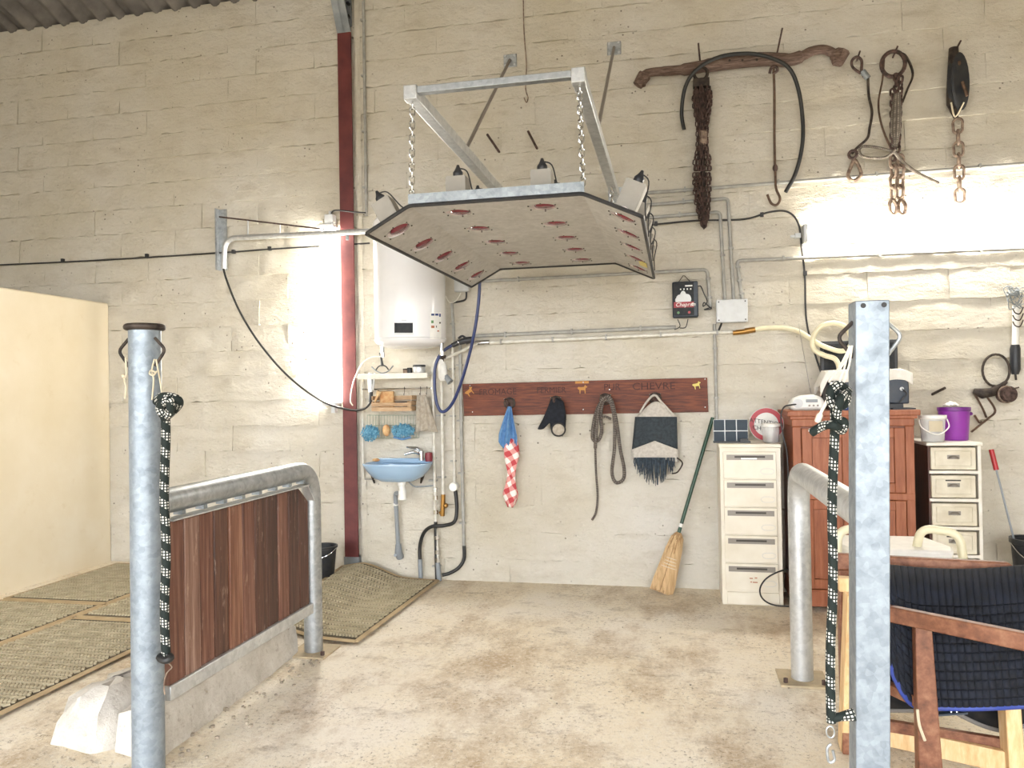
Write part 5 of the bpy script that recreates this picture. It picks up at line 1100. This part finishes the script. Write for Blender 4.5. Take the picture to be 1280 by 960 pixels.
for xa1, xb1 in ((1117, 1117), (1126, 1125)): chain('', '', '', W(xa1, 195, .09), W(xb1, 246, .07), .085, .05, .0095, 'rust_light', parent=rg_, part='chain_link')
mb = MB(); mb.tube(WP([(1121, 118, .09), (1120, 140, .09), (1119, 165, .09), (1119, 185, .09)]), [.03, .045, .045, .02], 10, flat=.7); P('rope_bundle', mb, 'steel_rope', rg_)
for x_ in (1116, 1127): mb = MB(); mb.tube(spl(WP([(x_ + 2, 246, .07), (x_ - 4, 254, .07), (x_ - 3, 265, .07), (x_ + 3, 268, .07), (x_ + 5, 258, .08), (x_ + 1, 250, .08)]), 5), .012, 8); P('hook', mb, 'rust_light', rg_)
mb = MB(); mb.tube(spl(WP([(1118, 190, .13), (1100, 185, .11), (1080, 183, .09), (1074, 188, .08), (1080, 196, .09), (1105, 197, .11), (1120, 187, .14)]), 6), .009, 8); mb.tube(spl(WP([(1118, 190, .13), (1130, 204, .1), (1148, 217, .07), (1173, 229, .05)]), 6), .011, 8); P('white_rope', mb, 'steel_rope', rg_)
pu = T('pulley_block', 'dark iron pulley block with a hanging rusty chain', 'pulley', W(1200, 252))
mb = MB(); mb.tube(WP([(1192, 60, .06), (1192, 80, .06), (1190, 110, .06), (1189, 130, .06), (1195, 147, .06)]), [.028, .034, .032, .028, .015], 10); P('strap', mb, 'dark_iron', pu)
mb = MB(); c = W(1198, 103, .08); mb.lathe([(.0, -.03), (.08, -.03), (.095, -.02), (.08, 0), (.095, .02), (.08, .03), (.0, .03)], c, (.35, -1, 0), 24, .68, 2.0, hint=V((0, 0, 1))); P('sheave', mb, 'black_plastic', pu)
mb = MB(); mb.tube(WP([(1203, 102, .13), (1209, 120, .13)]), .01, 8); mb.lathe([(.022, 0), (.022, .012), (.01, .016)], W(1196, 80, .1), (0, -1, 0), 10); P('axle', mb, 'iron_rod', pu)
mb = MB(); mb.tube(spl(WP([(1189, 128, .1), (1194, 146, .09), (1205, 128, .12)]), 5), .01, 8, flat=.5); P('pale_strap', mb, 'string', pu)
chain('', '', '', W(1197, 150, .06), W(1200, 252, .05), .095, .055, .0095, 'rust_light', parent=pu, part='chain_link', pitch=.76)

# ================================================================== BROWN CUPBOARD
wy = 5.08; w0, w1 = onplane(994, 700, 1, wy).x, onplane(1146, 700, 1, wy).x; wz = onplane(1140, 512, 1, wy).z
cu_ = T('cupboard', 'brown wooden cupboard with panelled doors and moulded cornice', 'cupboard', ((w0 + w1) / 2, 5.3, 0))
mb = MB(); mb.bb((w0, wy + .015, .06), (w1, D - .03, wz - .1)); P('carcass', mb, 'cabinet_dark', cu_)
mb = MB()
for k, (o_, za, zb2) in enumerate(((.004, wz - .1, wz - .05), (.018, wz - .055, wz - .03), (.032, wz - .035, wz))): mb.bb((w0 - o_, wy - o_, za), (w1 + o_, D - .025, zb2))
P('cornice', mb, 'cabinet_wood', cu_, bev=.006)
mb = MB(); mb.bb((w0 - .012, wy - .012, .035), (w1 + .012, D - .03, .13)); mb.bb((w0 - .014, wy - .014, .125), (w1 + .014, D - .03, .14)); P('base_moulding', mb, 'cabinet_wood', cu_, bev=.006)
for xx in (w0 + .03, w1 - .03):
    mb = MB(); mb.lathe([(.03, 0), (.042, .01), (.042, .03), (.03, .036)], (xx, wy + .03, 0), (0, 0, 1), 16); P('foot', mb, 'cabinet_dark', cu_)
zm = onplane(1130, 621, 1, wy).z; mb = MB(); mb.bb((w0, wy - .006, zm - .022), (w1, wy + .016, zm + .022)); P('middle_rail', mb, 'cabinet_wood', cu_, bev=.005)
for xx in (w0, w1 - .05): mb = MB(); mb.bb((xx, wy - .004, .14), (xx + .05, wy + .016, wz - .1)); P('stile', mb, 'cabinet_wood', cu_, bev=.004)
xm = (w0 + w1) / 2
for za, zb2 in ((.145, zm - .024), (zm + .024, wz - .11)):
    for xa1, xb1 in ((w0 + .053, xm - .002), (xm + .002, w1 - .053)):
        mb = MB(); f_ = .06
        mb.bb((xa1, wy - .008, za), (xa1 + f_, wy + .014, zb2)); mb.bb((xb1 - f_, wy - .008, za), (xb1, wy + .014, zb2)); mb.bb((xa1 + f_, wy - .008, za), (xb1 - f_, wy + .014, za + f_)); mb.bb((xa1 + f_, wy - .008, zb2 - f_), (xb1 - f_, wy + .014, zb2)); d_ = P('door', mb, 'cabinet_wood', cu_, bev=.004)
        mb = MB(); mb.bb((xa1 + f_ + .002, wy + .002, za + f_ + .002), (xb1 - f_ - .002, wy + .012, zb2 - f_ - .002)); P('door_panel', mb, 'cabinet_wood', d_)
        mb = MB(); c = V((xb1 - .02 if xb1 < xm else xa1 + .02, wy - .008, (za + zb2) / 2)); mb.lathe([(.006, 0), (.006, .012), (.013, .018), (.01, .026), (0.001, .028)], c, (0, -1, 0), 12); P('knob', mb, 'brass', d_)
# things on the cupboard
YR = 5.22; c = onplane(1008, 510, 1, YR); c.z = wz
ra_ = T('radio', 'rounded white plastic radio on the left end of the cupboard', 'radio', c)
mb = MB(); rw = .1; prof = [(-1, .0), (-1.04, .4), (-.9, .8), (-.4, 1.0), (.4, 1.05), (.95, .85), (1.05, .4), (1, 0)]
mb.prism([c + V((x * rw, -.05, z * .095)) for x, z in prof], (0, .12, 0)); P('case', mb, 'white_plastic', ra_, bev=.02)
mb = MB(); mb.lathe([(.03, 0), (.03, .004), (.02, .006)], c + V((-.058, -.05, .045)), (0, -1, 0), 20); P('speaker_grille', mb, 'grey_plastic', ra_)
mb = MB(); mb.bb(c + V((-.01, -.054, .05)), c + V((.06, -.049, .07))); P('tuning_window', mb, 'grey_pvc', ra_)
for k in range(3): mb = MB(); mb.cyl(c + V((.01 + k * .025, -.05, .03)), c + V((.01 + k * .025, -.058, .03)), .006, 10); P('button', mb, 'handle_grey', ra_)
mb = MB(); mb.cyl(W(998, 405, .3), W(1015, 500, .3), .0022, 6); P('aerial', mb, 'chrome', ra_)
YM = 5.42; m0, m1_ = onplane(1027, 508, 1, YM), onplane(1122, 424, 1, YM)
mo = T('black_screen', 'black flat screen standing against the wall on the cupboard', 'screen', ((m0.x + m1_.x) / 2, YM, wz))
mb = MB(); mb.bb((m0.x, YM, wz), (m1_.x, YM + .03, m1_.z)); P('back_case', mb, 'black_plastic', mo, bev=.006); mb = MB(); mb.bb((m0.x + .02, YM - .003, wz + .03), (m1_.x - .02, YM + .002, m1_.z - .02)); P('glass', mb, 'screen_black', mo)
YB2 = 5.16; k0, k1 = onplane(1036, 506, 1, YB2), onplane(1136, 464, 1, YB2)
bx_ = T('speaker_box', 'dark grey box on a small stand, covered with a white cloth', 'box', ((k0.x + k1.x) / 2, YB2 + .1, wz))
mb = MB(); mb.bb((k0.x, YB2, wz + .035), (k1.x, YB2 + .2, k1.z)); P('case', mb, 'navy_plastic', bx_, bev=.008)
mb = MB(); mb.bb((k0.x + .02, YB2 + .02, wz), (k1.x - .03, YB2 + .18, wz + .036)); mb.bb((k1.x - .1, YB2 - .02, wz), (k1.x + .03, YB2 + .15, wz + .008)); P('stand', mb, 'black_plastic', bx_)
c = onplane(1127, 486, 1, YB2); mb = MB(); mb.cyl(c + V((0, .004, 0)), c + V((0, -.008, 0)), .012, 14); P('socket', mb, 'grey_plastic', bx_); mb = MB(); mb.tube(spl([c + V((0, -.01, 0)), c + V((.02, -.03, -.03)), c + V((.0, -.03, -.06)), c + V((-.02, -.02, -.085))], 5), .004, 6); P('lead', mb, 'cable_black', bx_)
def drape(u, v):
    x = k0.x - .05 + (k1.x + .02 - k0.x + .05) * u; s_ = (v - .5) * .36; y = YB2 + .1 + max(-.108, min(.108, s_)); z = k1.z + .012 + .006 * math.sin(u * 17 + v * 9) - max(0, abs(s_) - .105) * .9
    if u > .93: z -= (u - .93) * .35
    if u < .08: z -= (.08 - u) * 1.2
    return V((x, y, z))
S('white_cloth', cloth(drape, 24, 14), 'white_cloth', 'white cloth draped over the dark box on the cupboard', 'cloth', thick=.004)
fh = T('flex_hose', 'coil of ivory ribbed flexible tube beside the screen', 'tube', W(1035, 460, .2))
mb = MB(); mb.tube(spl(WP([(936, 413, .03), (958, 410, .04), (980, 410, .06), (1000, 415, .1), (1014, 424, .14), (1030, 433, .18), (1052, 439, .2), (1064, 430, .2), (1060, 412, .2), (1045, 404, .2), (1028, 407, .2), (1017, 420, .2), (1017, 436, .21), (1030, 444, .22), (1044, 449, .24), (1049, 462, .26), (1046, 478, .27)]), 8), .0165, 10); P('tube_run', mb, 'ivory_plastic', fh)
mb = MB(); mb.cyl(W(931, 414, .03), W(944, 412, .03), .02, 10); P('end_fitting', mb, 'brass', fh)
mb = MB(); c = V((onplane(1058, 470, 1, 5.13).x, 5.13, wz)); mb.lathe([(.022, 0), (.025, .006), (.025, .09), (.01, .11), (.01, .125)], c, (0, 0, 1), 14); S('blue_bottle', mb, 'label_blue', 'small blue bottle on the cupboard behind the square post', 'bottle')
cable('cable', 'black cable draped over the left corner of the cupboard', [(1003, 505, .35), (990, 506, .4), (980, 509, .42), (976, 522, .42), (979, 545, .44), (984, 570, .44), (986, 620, .44)], .005, 'cable_black')

# ================================================================== WHITE DRAWER CHEST
dy = 5.12; d0, d1 = onplane(1162, 640, 1, dy).x, onplane(1228, 640, 1, dy).x; dzt = onplane(1190, 553, 1, dy).z
dc = T('drawer_chest', 'narrow distressed white chest of drawers with cup handles', 'chest', ((d0 + d1) / 2, 5.3, 0))
mb = MB(); mb.bb((d0, dy + .01, 0), (d0 + .018, D - .03, dzt - .02)); P('side_panel', mb, 'dark_side', dc, label='dark brown side panel')
mb = MB(); mb.bb((d1 - .018, dy + .002, 0), (d1, D - .03, dzt - .02)); P('side_panel', mb, 'white_paint', dc)
mb = MB(); mb.bb((d0 - .012, dy - .012, dzt - .02), (d1 + .008, D - .03, dzt)); P('top', mb, 'white_paint', dc, bev=.004)
mb = MB(); mb.bb((d0 + .018, D - .05, 0), (d1 - .018, D - .035, dzt - .02)); P('back', mb, 'dark_side', dc)
pt5 = (dzt - .03) / 6
for k in range(6):
    zb2 = .02 + k * pt5; mb = MB(); mb.bb((d0 + .004, dy, zb2 - .01), (d1 - .004, dy + .02, zb2 + .008)); P('rail', mb, 'white_paint', dc)
    xa1, xb1, za, zc = d0 + .012, d1 - .034 + .004 * (k % 2), zb2 + .014, zb2 + pt5 - .02
    mb = MB(); mb.bb((xa1, dy - .006, za), (xb1, dy + .25, zc)); dw = P('drawer', mb, 'drawer_cream', dc, bev=.005)
    mb = MB()
    for lo2, hi2 in (((xa1 + .022, za + .02), (xb1 - .022, za + .026)), ((xa1 + .022, zc - .026), (xb1 - .022, zc - .02)), ((xa1 + .022, za + .02), (xa1 + .028, zc - .02)), ((xb1 - .028, za + .02), (xb1 - .022, zc - .02))): mb.bb((lo2[0], dy - .01, lo2[1]), (hi2[0], dy - .005, hi2[1]))
    P('moulding', mb, 'drawer_cream', dw, bev=.002)
    c = V(((xa1 + xb1) / 2, dy - .006, (za + zc) / 2 + .004)); mb = MB(); mb.grid(lambda u, v: c + V((.03 * math.cos(PI * u) * math.cos(v * PI / 2 * .95), -.022 * math.sin(v * PI / 2) - .001, .02 * math.sin(PI * u) * math.cos(v * PI / 2 * .95) - .004)), 12, 6); mb.bb(c + V((-.034, -.003, -.006)), c + V((.034, 0, .018))); P('cup_handle', mb, 'handle_grey', dw, label='metal cup handle')
    if k % 2 == 0 and k: mb = MB(); mb.bb((c.x - .045, dy - .0105, zc - .034), (c.x + .04, dy - .0065, zc - .026)); P('label_slot', mb, 'slot_dark', dw)
# purple bucket and clear tub
YP_ = 5.33; c = onplane(1193, 546, 1, YP_); c.z = dzt; ptop = onplane(1193, 509, 1, YP_).z - dzt; rp0 = (onplane(1213, 520, 1, YP_).x - onplane(1172, 520, 1, YP_).x) / 2
pb = T('purple_bucket', 'purple plastic bucket on the white drawer chest', 'bucket', c)
mb = MB(); mb.lathe([(rp0 * .8, .001), (rp0 * .82, .006), (rp0 * .95, ptop * .9), (rp0 * .9, ptop * .92), (rp0 * .78, .012), (0, .011)], c, (0, 0, 1), 32); P('body', mb, 'purple', pb)
mb = MB(); mb.lathe([(rp0 * .94, ptop * .88), (rp0 * 1.0, ptop * .9), (rp0 * 1.01, ptop), (rp0 * .92, ptop)], c, (0, 0, 1), 32, cap=False); P('rim', mb, 'purple_dark', pb)
mb = MB(); mb.ball(c + V((rp0 * .96, -.02, ptop * .8)), .012, n=8); P('handle_lug', mb, 'purple_dark', pb)
mb = MB(); mb.grid(lambda u, v: c + V(((u - .5) * .075 - .015, (v - .5) * .06, ptop + .012 + .02 * math.sin(PI * u) * math.sin(PI * v) + .006 * math.sin(u * 20 + v * 13))), 8, 8); S('paper_tissue', mb, 'white_cloth', 'crumpled white tissue on top of the purple bucket', 'tissue', thick=.004)
YT2 = 5.2; c = onplane(1166, 547, 1, YT2); c.z = dzt; tz = onplane(1166, 519, 1, YT2).z - dzt; rt_ = (onplane(1183, 530, 1, YT2).x - onplane(1150, 530, 1, YT2).x) / 2
tb = T('clear_tub', 'clear plastic tub with white rim and handle on the drawer chest', 'tub', c)
mb = MB(); mb.lathe([(rt_ * .82, .001), (rt_ * .86, .006), (rt_ * .97, tz * .9), (rt_ * .94, tz * .9), (rt_ * .83, .01), (0, .009)], c, (0, 0, 1), 28); P('wall', mb, 'clear_plastic', tb)
mb = MB(); mb.lathe([(rt_ * .98, tz * .86), (rt_ * 1.06, tz * .88), (rt_ * 1.06, tz), (rt_ * .94, tz)], c, (0, 0, 1), 28, cap=False); P('rim', mb, 'white_plastic', tb)
mb = MB(); mb.lathe([(rt_ * .78, .012), (rt_ * .84, .06), (rt_ * .5, .075), (0, .078)], c, (0, 0, 1), 20); P('contents', mb, 'tub_contents', tb)
mb = MB(); mb.tube(spl([c + V((-rt_ * 1.05, -.01, tz * .85)), c + V((-rt_ * 1.0, -rt_ * .7, tz * .55)), c + V((0, -rt_ * 1.15, tz * .3)), c + V((rt_ * 1.0, -rt_ * .7, tz * .55)), c + V((rt_ * 1.05, -.01, tz * .85))], 6), .004, 6); P('handle', mb, 'white_plastic', tb)
mb = MB(); mb.grid(lambda u, v: c + V((math.sin((u - .5) * 1.1) * rt_ * .99, -math.cos((u - .5) * 1.1) * rt_ * .99, tz * (.4 + .4 * v))), 6, 1); P('paper_label', mb, 'string', tb)

# ================================================================== THINGS ON THE RIGHT WALL
mb = MB(); mb.cyl(W(1165, 493, -.01), W(1181, 485, .13), .009, 8); S('iron_rod', mb, 'dark_iron', 'dark iron rod sticking out of the wall above the drawer chest', 'rod')
wh_ = T('hanging_tool', 'white tube with black grip hung at the right edge with tangled wire', 'wall tool', W(1269, 478))
mb = MB(); mb.cyl(W(1270, 382, .04), W(1269, 433, .04), .02, 12); P('tube', mb, 'white_plastic', wh_)
mb = MB(); mb.tube(WP([(1269, 431, .04), (1269, 436, .04), (1269, 450, .04), (1269, 462, .04), (1269, 468, .04)]), [.024, .03, .03, .03, .02], 12); P('grip', mb, 'black_plastic', wh_)
mb = MB(); mb.cyl(W(1269, 466, .04), W(1270, 475, .04), .007, 8); P('tip', mb, 'dark_iron', wh_)
rw_ = random.Random(17); mb = MB()
for k in range(16):
    c0_ = (rw_.uniform(1262, 1276), rw_.uniform(362, 384)); mb.tube(spl(WP([(c0_[0] + rw_.uniform(-9, 9), c0_[1] + rw_.uniform(-9, 7), .04 + rw_.uniform(0, .06)) for _ in range(5)]), 5), .003, 5)
o = P('wire_tangle', mb, 'galv_dark', wh_); o['kind'] = 'stuff'
mb = MB()
for y_ in (386, 394, 402): mb.tube(spl(WP([(1266, y_, .06), (1269, y_ + 5, .08), (1275, y_ + 6, .07), (1279, y_ - 2, .05)]), 5), .004, 6)
o = P('wire_hooks', mb, 'dark_iron', wh_); o['kind'] = 'stuff'
hs = T('iron_tool', 'rusty iron ring tool with jointed legs hung above the purple bucket', 'wall tool', W(1225, 540))
mb = MB(); mb.ring(W(1245, 463, .06), .083, .008, (0, 1, 0), 24, 8, .95, 1.25); P('ring', mb, 'dark_iron', hs)
mb = MB(); mb.tube(WP([(1217, 489, .05), (1228, 492, .06), (1240, 490, .06), (1252, 482, .06), (1258, 477, .06)]), [.02, .035, .03, .016, .012], 10); P('jaw', mb, 'dark_iron', hs)
for pts in ([(1218, 492, .05), (1228, 510, .05), (1233, 522, .05)], [(1232, 494, .06), (1244, 513, .06), (1234, 524, .06), (1214, 540, .05)], [(1218, 519, .05), (1224, 528, .05), (1227, 527, .05)]):
    mb = MB(); mb.tube(spl(WP(pts), 5), .011, 8, flat=.6); P('leg', mb, 'iron_rod', hs)
rl_ = T('wire_reel', 'rusty wound wire reel hung beside the ring tool', 'reel', W(1258, 505))
mb = MB(); mb.lathe([(.02, -.04), (.05, -.035), (.055, -.015), (.045, 0), (.055, .015), (.05, .035), (.02, .04)], W(1258, 493, .08), (.3, -1, .1), 20); P('winding', mb, 'rust', rl_)
mb = MB()
for k in range(5): mb.ring(W(1258, 493, .07 + .012 * k), .053 + rw_.uniform(-.004, .006), .004, (.3, -1, .1 + rw_.uniform(-.1, .1)), 18, 5)
o = P('wire_turns', mb, 'rust_light', rl_); o['kind'] = 'stuff'
mb = MB(); mb.cyl(W(1262, 487, .1), W(1274, 484, .12), .005, 6); P('peg', mb, 'dark_iron', rl_)

# buckets
def bucket(label, c, r, h, mt='black_plastic'):
    t = T('bucket', label, 'bucket', c, 'black buckets'); mb = MB(); mb.lathe([(r * .72, 0.001), (r * .75, .005), (r * .98, h * .97), (r * .92, h * .97), (r * .72, .012), (0, .01)], c, (0, 0, 1), 28); P('body', mb, mt, t)
    mb = MB(); mb.lathe([(r * .97, h * .93), (r * 1.05, h * .94), (r * 1.05, h), (r * .93, h)], c, (0, 0, 1), 28, cap=False); P('rim', mb, mt, t)
    mb = MB(); mb.tube(spl([V(c) + V((-r * 1.03, 0, h * .94)), V(c) + V((-r * .8, -r * .75, h * .8)), V(c) + V((0, -r * 1.05, h * .7)), V(c) + V((r * .8, -r * .75, h * .8)), V(c) + V((r * 1.03, 0, h * .94))], 6), .004, 6); P('bail', mb, 'chrome', t)
bucket('black bucket on the wash bay floor behind the plank fence', (W(403, 690, .35).x, D - .35, .056), .105, .25)
rc2 = onplane(1293, 680, 1, 5.2); bucket('black bucket at the right edge holding the red handled tool', (rc2.x, 5.2, 0), .125, onplane(1290, 673, 1, 5.2).z)
pk = T('picker_tool', 'thin grey rod with red handle standing in the black bucket', 'tool', (rc2.x - .02, 5.2, .02))
ta, tb_ = onplane(1239, 562, 1, 5.36), V((rc2.x - .02, 5.2, .02)); mb = MB(); mb.cyl(ta.lerp(tb_, .1), tb_, .0065, 8); P('rod', mb, 'grey_pvc', pk); mb = MB(); mb.cyl(ta, ta.lerp(tb_, .13), .015, 10); P('grip', mb, 'red_plastic', pk)

# ================================================================== WOODEN RACK WITH SADDLE PAD
na, nb_ = F(1096, 753.5, .65), F(1420, 818, .65); fa_, fb_ = F(1044, 692, .76), F(1271, 704, .76)
rk_ = T('wooden_rack', 'old brown wooden rack with rails and legs carrying the saddle pad', 'rack', (.95, 3.0, 0))
dn = (nb_ - na).normalized()
mb = MB(); mb.bar(na + V((0, 0, -.027)), nb_ + V((0, 0, -.027)), .034, .054, V((0, 0, 1))); P('front_rail', mb, 'old_wood', rk_, bev=.005)
lt = F(1152, 775, .61); lt.z = .6
mb = MB()
for q0, q1, r0_, r1_ in ((lt, V((lt.x + .012, lt.y - .01, 0)), .026, .04),):
    a_, b_ = [V((sx * r0_, sy * .02, 0)) for sx, sy in ((-1, -1), (1, -1), (1, 1), (-1, 1))], [V((sx * r1_, sy * .024, 0)) for sx, sy in ((-1, -1), (1, -1), (1, 1), (-1, 1))]
    mb.add([q0 + k for k in a_] + [q1 + k for k in b_], [(0, 1, 2, 3), (4, 5, 6, 7), (0, 1, 5, 4), (1, 2, 6, 5), (2, 3, 7, 6), (3, 0, 4, 7)], smooth=False)
P('leg', mb, 'old_wood', rk_, bev=.004)
q = na.lerp(nb_, .96); mb = MB(); mb.bar(V((q.x, q.y, .6)), V((q.x, q.y, 0)), .05, .045); P('leg', mb, 'old_wood', rk_, bev=.004)
mb = MB(); df = (fb_ - fa_).normalized(); nn = V((-df.y, df.x, 0)); hh = .062
mb.prism([fa_ + V((0, 0, -hh)), fb_ + V((0, 0, -hh)), fb_ + df * .0 + V((0, 0, -.02)), fb_ - df * .025, fa_], nn * .032); P('back_rail', mb, 'old_wood', rk_, bev=.006)
for q in (fa_ + df * .03, fb_ - df * .025):
    mb = MB(); mb.bar(V((q.x, q.y + .016, .7)), V((q.x, q.y + .016, 0)), .05, .04); P('leg', mb, 'old_wood', rk_, bev=.004)
for pa, pb in (((fa_ + df * .03), lt),):
    mb = MB(); mb.bar(V((pa.x, pa.y, .33)), V((pb.x, pb.y, .33)), .03, .035); P('side_stretcher', mb, 'old_wood', rk_)
s0, s1 = F(1100, 905, .13), F(1262, 931, .13); mb = MB(); mb.bar(s0, s1, .026, .042, V((0, 0, 1))); P('stretcher', mb, 'old_wood', rk_, bev=.003)
pr_ = T('pale_trestle', 'new pale pine trestle standing under the saddle pad', 'trestle', (.9, 3.08, 0))
p0 = onplane(1047, 714, 1, 3.02); p0.z = .7; p1 = p0 + V((.86, -.02, 0)); dp = (p1 - p0).normalized()
mb = MB(); mb.bar(p0 + V((0, 0, -.025)), p1 + V((0, 0, -.025)), .05, .05, V((0, 0, 1))); P('top_beam', mb, 'pale_wood', pr_, bev=.006)
lg = [F(1058, 935, 0), F(1268, 985, 0)]
for q, up_ in ((lg[0], p0 + dp * .05), (lg[1], V((lg[1].x - .015, 3.0, .65)))):
    mb = MB(); mb.bar(V((up_.x, up_.y, .65)), q, .05, .075, V((0, 1, 0))); P('leg', mb, 'pale_wood', pr_, bev=.004)
mb = MB(); mb.bar(lg[0] + V((.0, 0, .085)), lg[1] + V((0, 0, .085)), .025, .075, V((0, 0, 1))); P('lower_rail', mb, 'pale_wood', pr_, bev=.003)
mb = MB(); c = V((lt.x - .015, lt.y - .028, .27)); mb.tube(spl([c + V((-.012, 0, .05)), c + V((-.008, -.003, .0)), c + V((.008, -.004, -.05))], 5), .005, 6); S('baler_twine', mb, 'string', 'wisp of tan twine stuck to the front leg of the rack', 'string')
# quilted saddle pad
sdp = T('saddle_pad', 'navy quilted saddle pad with blue edging draped over the rack', 'saddle pad', (1.1, 2.95, .3))
NX = 60
def pad_pt(px, v, e=0.0):
    """v 0 ridge .. 1 lower edge of the near half"""
    ry = 707 + 5 * math.sin((px - 1115) / 165 * PI) if px < 1285 else 705
    if px < 1150:                                     # rounded lower corner at the left
        k = (1150 - px) / 45; lowb = 884 - 75 * min(1, k) ** 2
    else: lowb = 884 + 2 * math.sin((px - 1150) / 40) - (px - 1150) * .01
    y = ry + (lowb - ry) * v
    Y = 3.05 - .2 * (1 - math.exp(-v * 5)) + .01 * math.sin(px * .05)
    return onplane(px, y, 1, Y - e)
def quilt(u, v):
    px = 1104 + 230 * u; k = px * .112 - v * 2.0 * (1 - .3 * u); h = abs(math.sin(PI * k)) ** .6
    if v > .26: h = min(h, abs(math.sin(PI * v * 15)) ** .5)
    return pad_pt(px, v, .012 * h)
mb = MB().grid(quilt, 260, 120); P('quilted_side', mb, 'navy_quilt', sdp, thick=.008)
mb = MB(); mb.tube([pad_pt(1104 + 230 * k / 60, 1.0, .004) for k in range(61)], .0095, 8); mb.tube([pad_pt(1104, k / 20, .004) for k in range(21)], .0095, 8); P('blue_edging', mb, 'blue_binding', sdp, label='royal blue edging')
def farh(px, v):
    ry = 707 + 5 * math.sin((px - 1115) / 165 * PI); low = 888 if px < 1190 else 888 + 26 * math.sin(min(1, (px - 1190) / 75) * PI / 2)
    if px > 1265: low -= (px - 1265) * .5
    Y = 3.06 + .03 * min(1, v * 3); return onplane(px, ry + (low - ry) * v, 1, Y)
mb = MB().grid(lambda u, v: farh(1100 + 225 * u, v), 40, 14); P('far_side', mb, 'pad_under', sdp, thick=.008)
mb = MB(); mb.tube([farh(1100 + 225 * k / 50, 1.0) for k in range(51)], .009, 8); P('grey_edging', mb, 'grey_binding', sdp)
mb = MB(); mb.bar(onplane(1165, 893, 1, 2.86), onplane(1208, 890, 1, 2.86), .026, .006, V((0, 0, 1))); P('girth_strap', mb, 'navy_plastic', sdp)
for x_ in (1189, 1196): mb = MB(); mb.ball(onplane(x_, 890, 1, 2.853), .004, n=8); P('stud', mb, 'chrome', sdp)
# white stool with cream tube handles behind the rack
ys0 = 3.62; a_, b_ = onplane(1046, 690, 1, ys0), onplane(1205, 690, 1, ys0)
st = T('shower_stool', 'white plastic stool with curved cream tube handles behind the rack', 'stool', ((a_.x + b_.x) / 2, ys0 + .15, 0)); zs_ = onplane(1120, 690, 1, ys0).z
mb = MB(); mb.prism([V((a_.x + .06, ys0, zs_ - .03)), V((b_.x - .04, ys0, zs_ - .03)), V((b_.x - .01, ys0 + .1, zs_ - .03)), V((b_.x - .06, ys0 + .34, zs_ - .03)), V((a_.x + .06, ys0 + .34, zs_ - .03)), V((a_.x + .02, ys0 + .15, zs_ - .03))], (0, 0, .04)); P('seat', mb, 'seat_white', st, bev=.012)
for xx, s_ in ((a_.x, -1), (b_.x, 1)):
    h0 = onplane(1190, 667, 1, ys0).z; mb = MB(); mb.tube(bend([V((xx, ys0, zs_ - .06)), V((xx - s_ * .01, ys0 + .02, h0)), V((xx - s_ * .15, ys0 + .06, h0 + .012)), V((xx - s_ * .165, ys0 + .1, zs_ - .03))], .05, 6), .0185, 12); P('tube_handle', mb, 'ivory_plastic', st, label='cream bent tube handle')
    mb = MB(); mb.cyl((xx, ys0, zs_ - .055), (xx - s_ * .1, ys0, zs_ - .04), .016, 10); P('handle_socket', mb, 'ivory_plastic', st)
    for yy in (ys0 + .04, ys0 + .3): mb = MB(); mb.cyl((xx - s_ * .12, yy, zs_ - .02), (xx - s_ * .1, yy, 0), .014, 10); P('leg', mb, 'ivory_plastic', st)
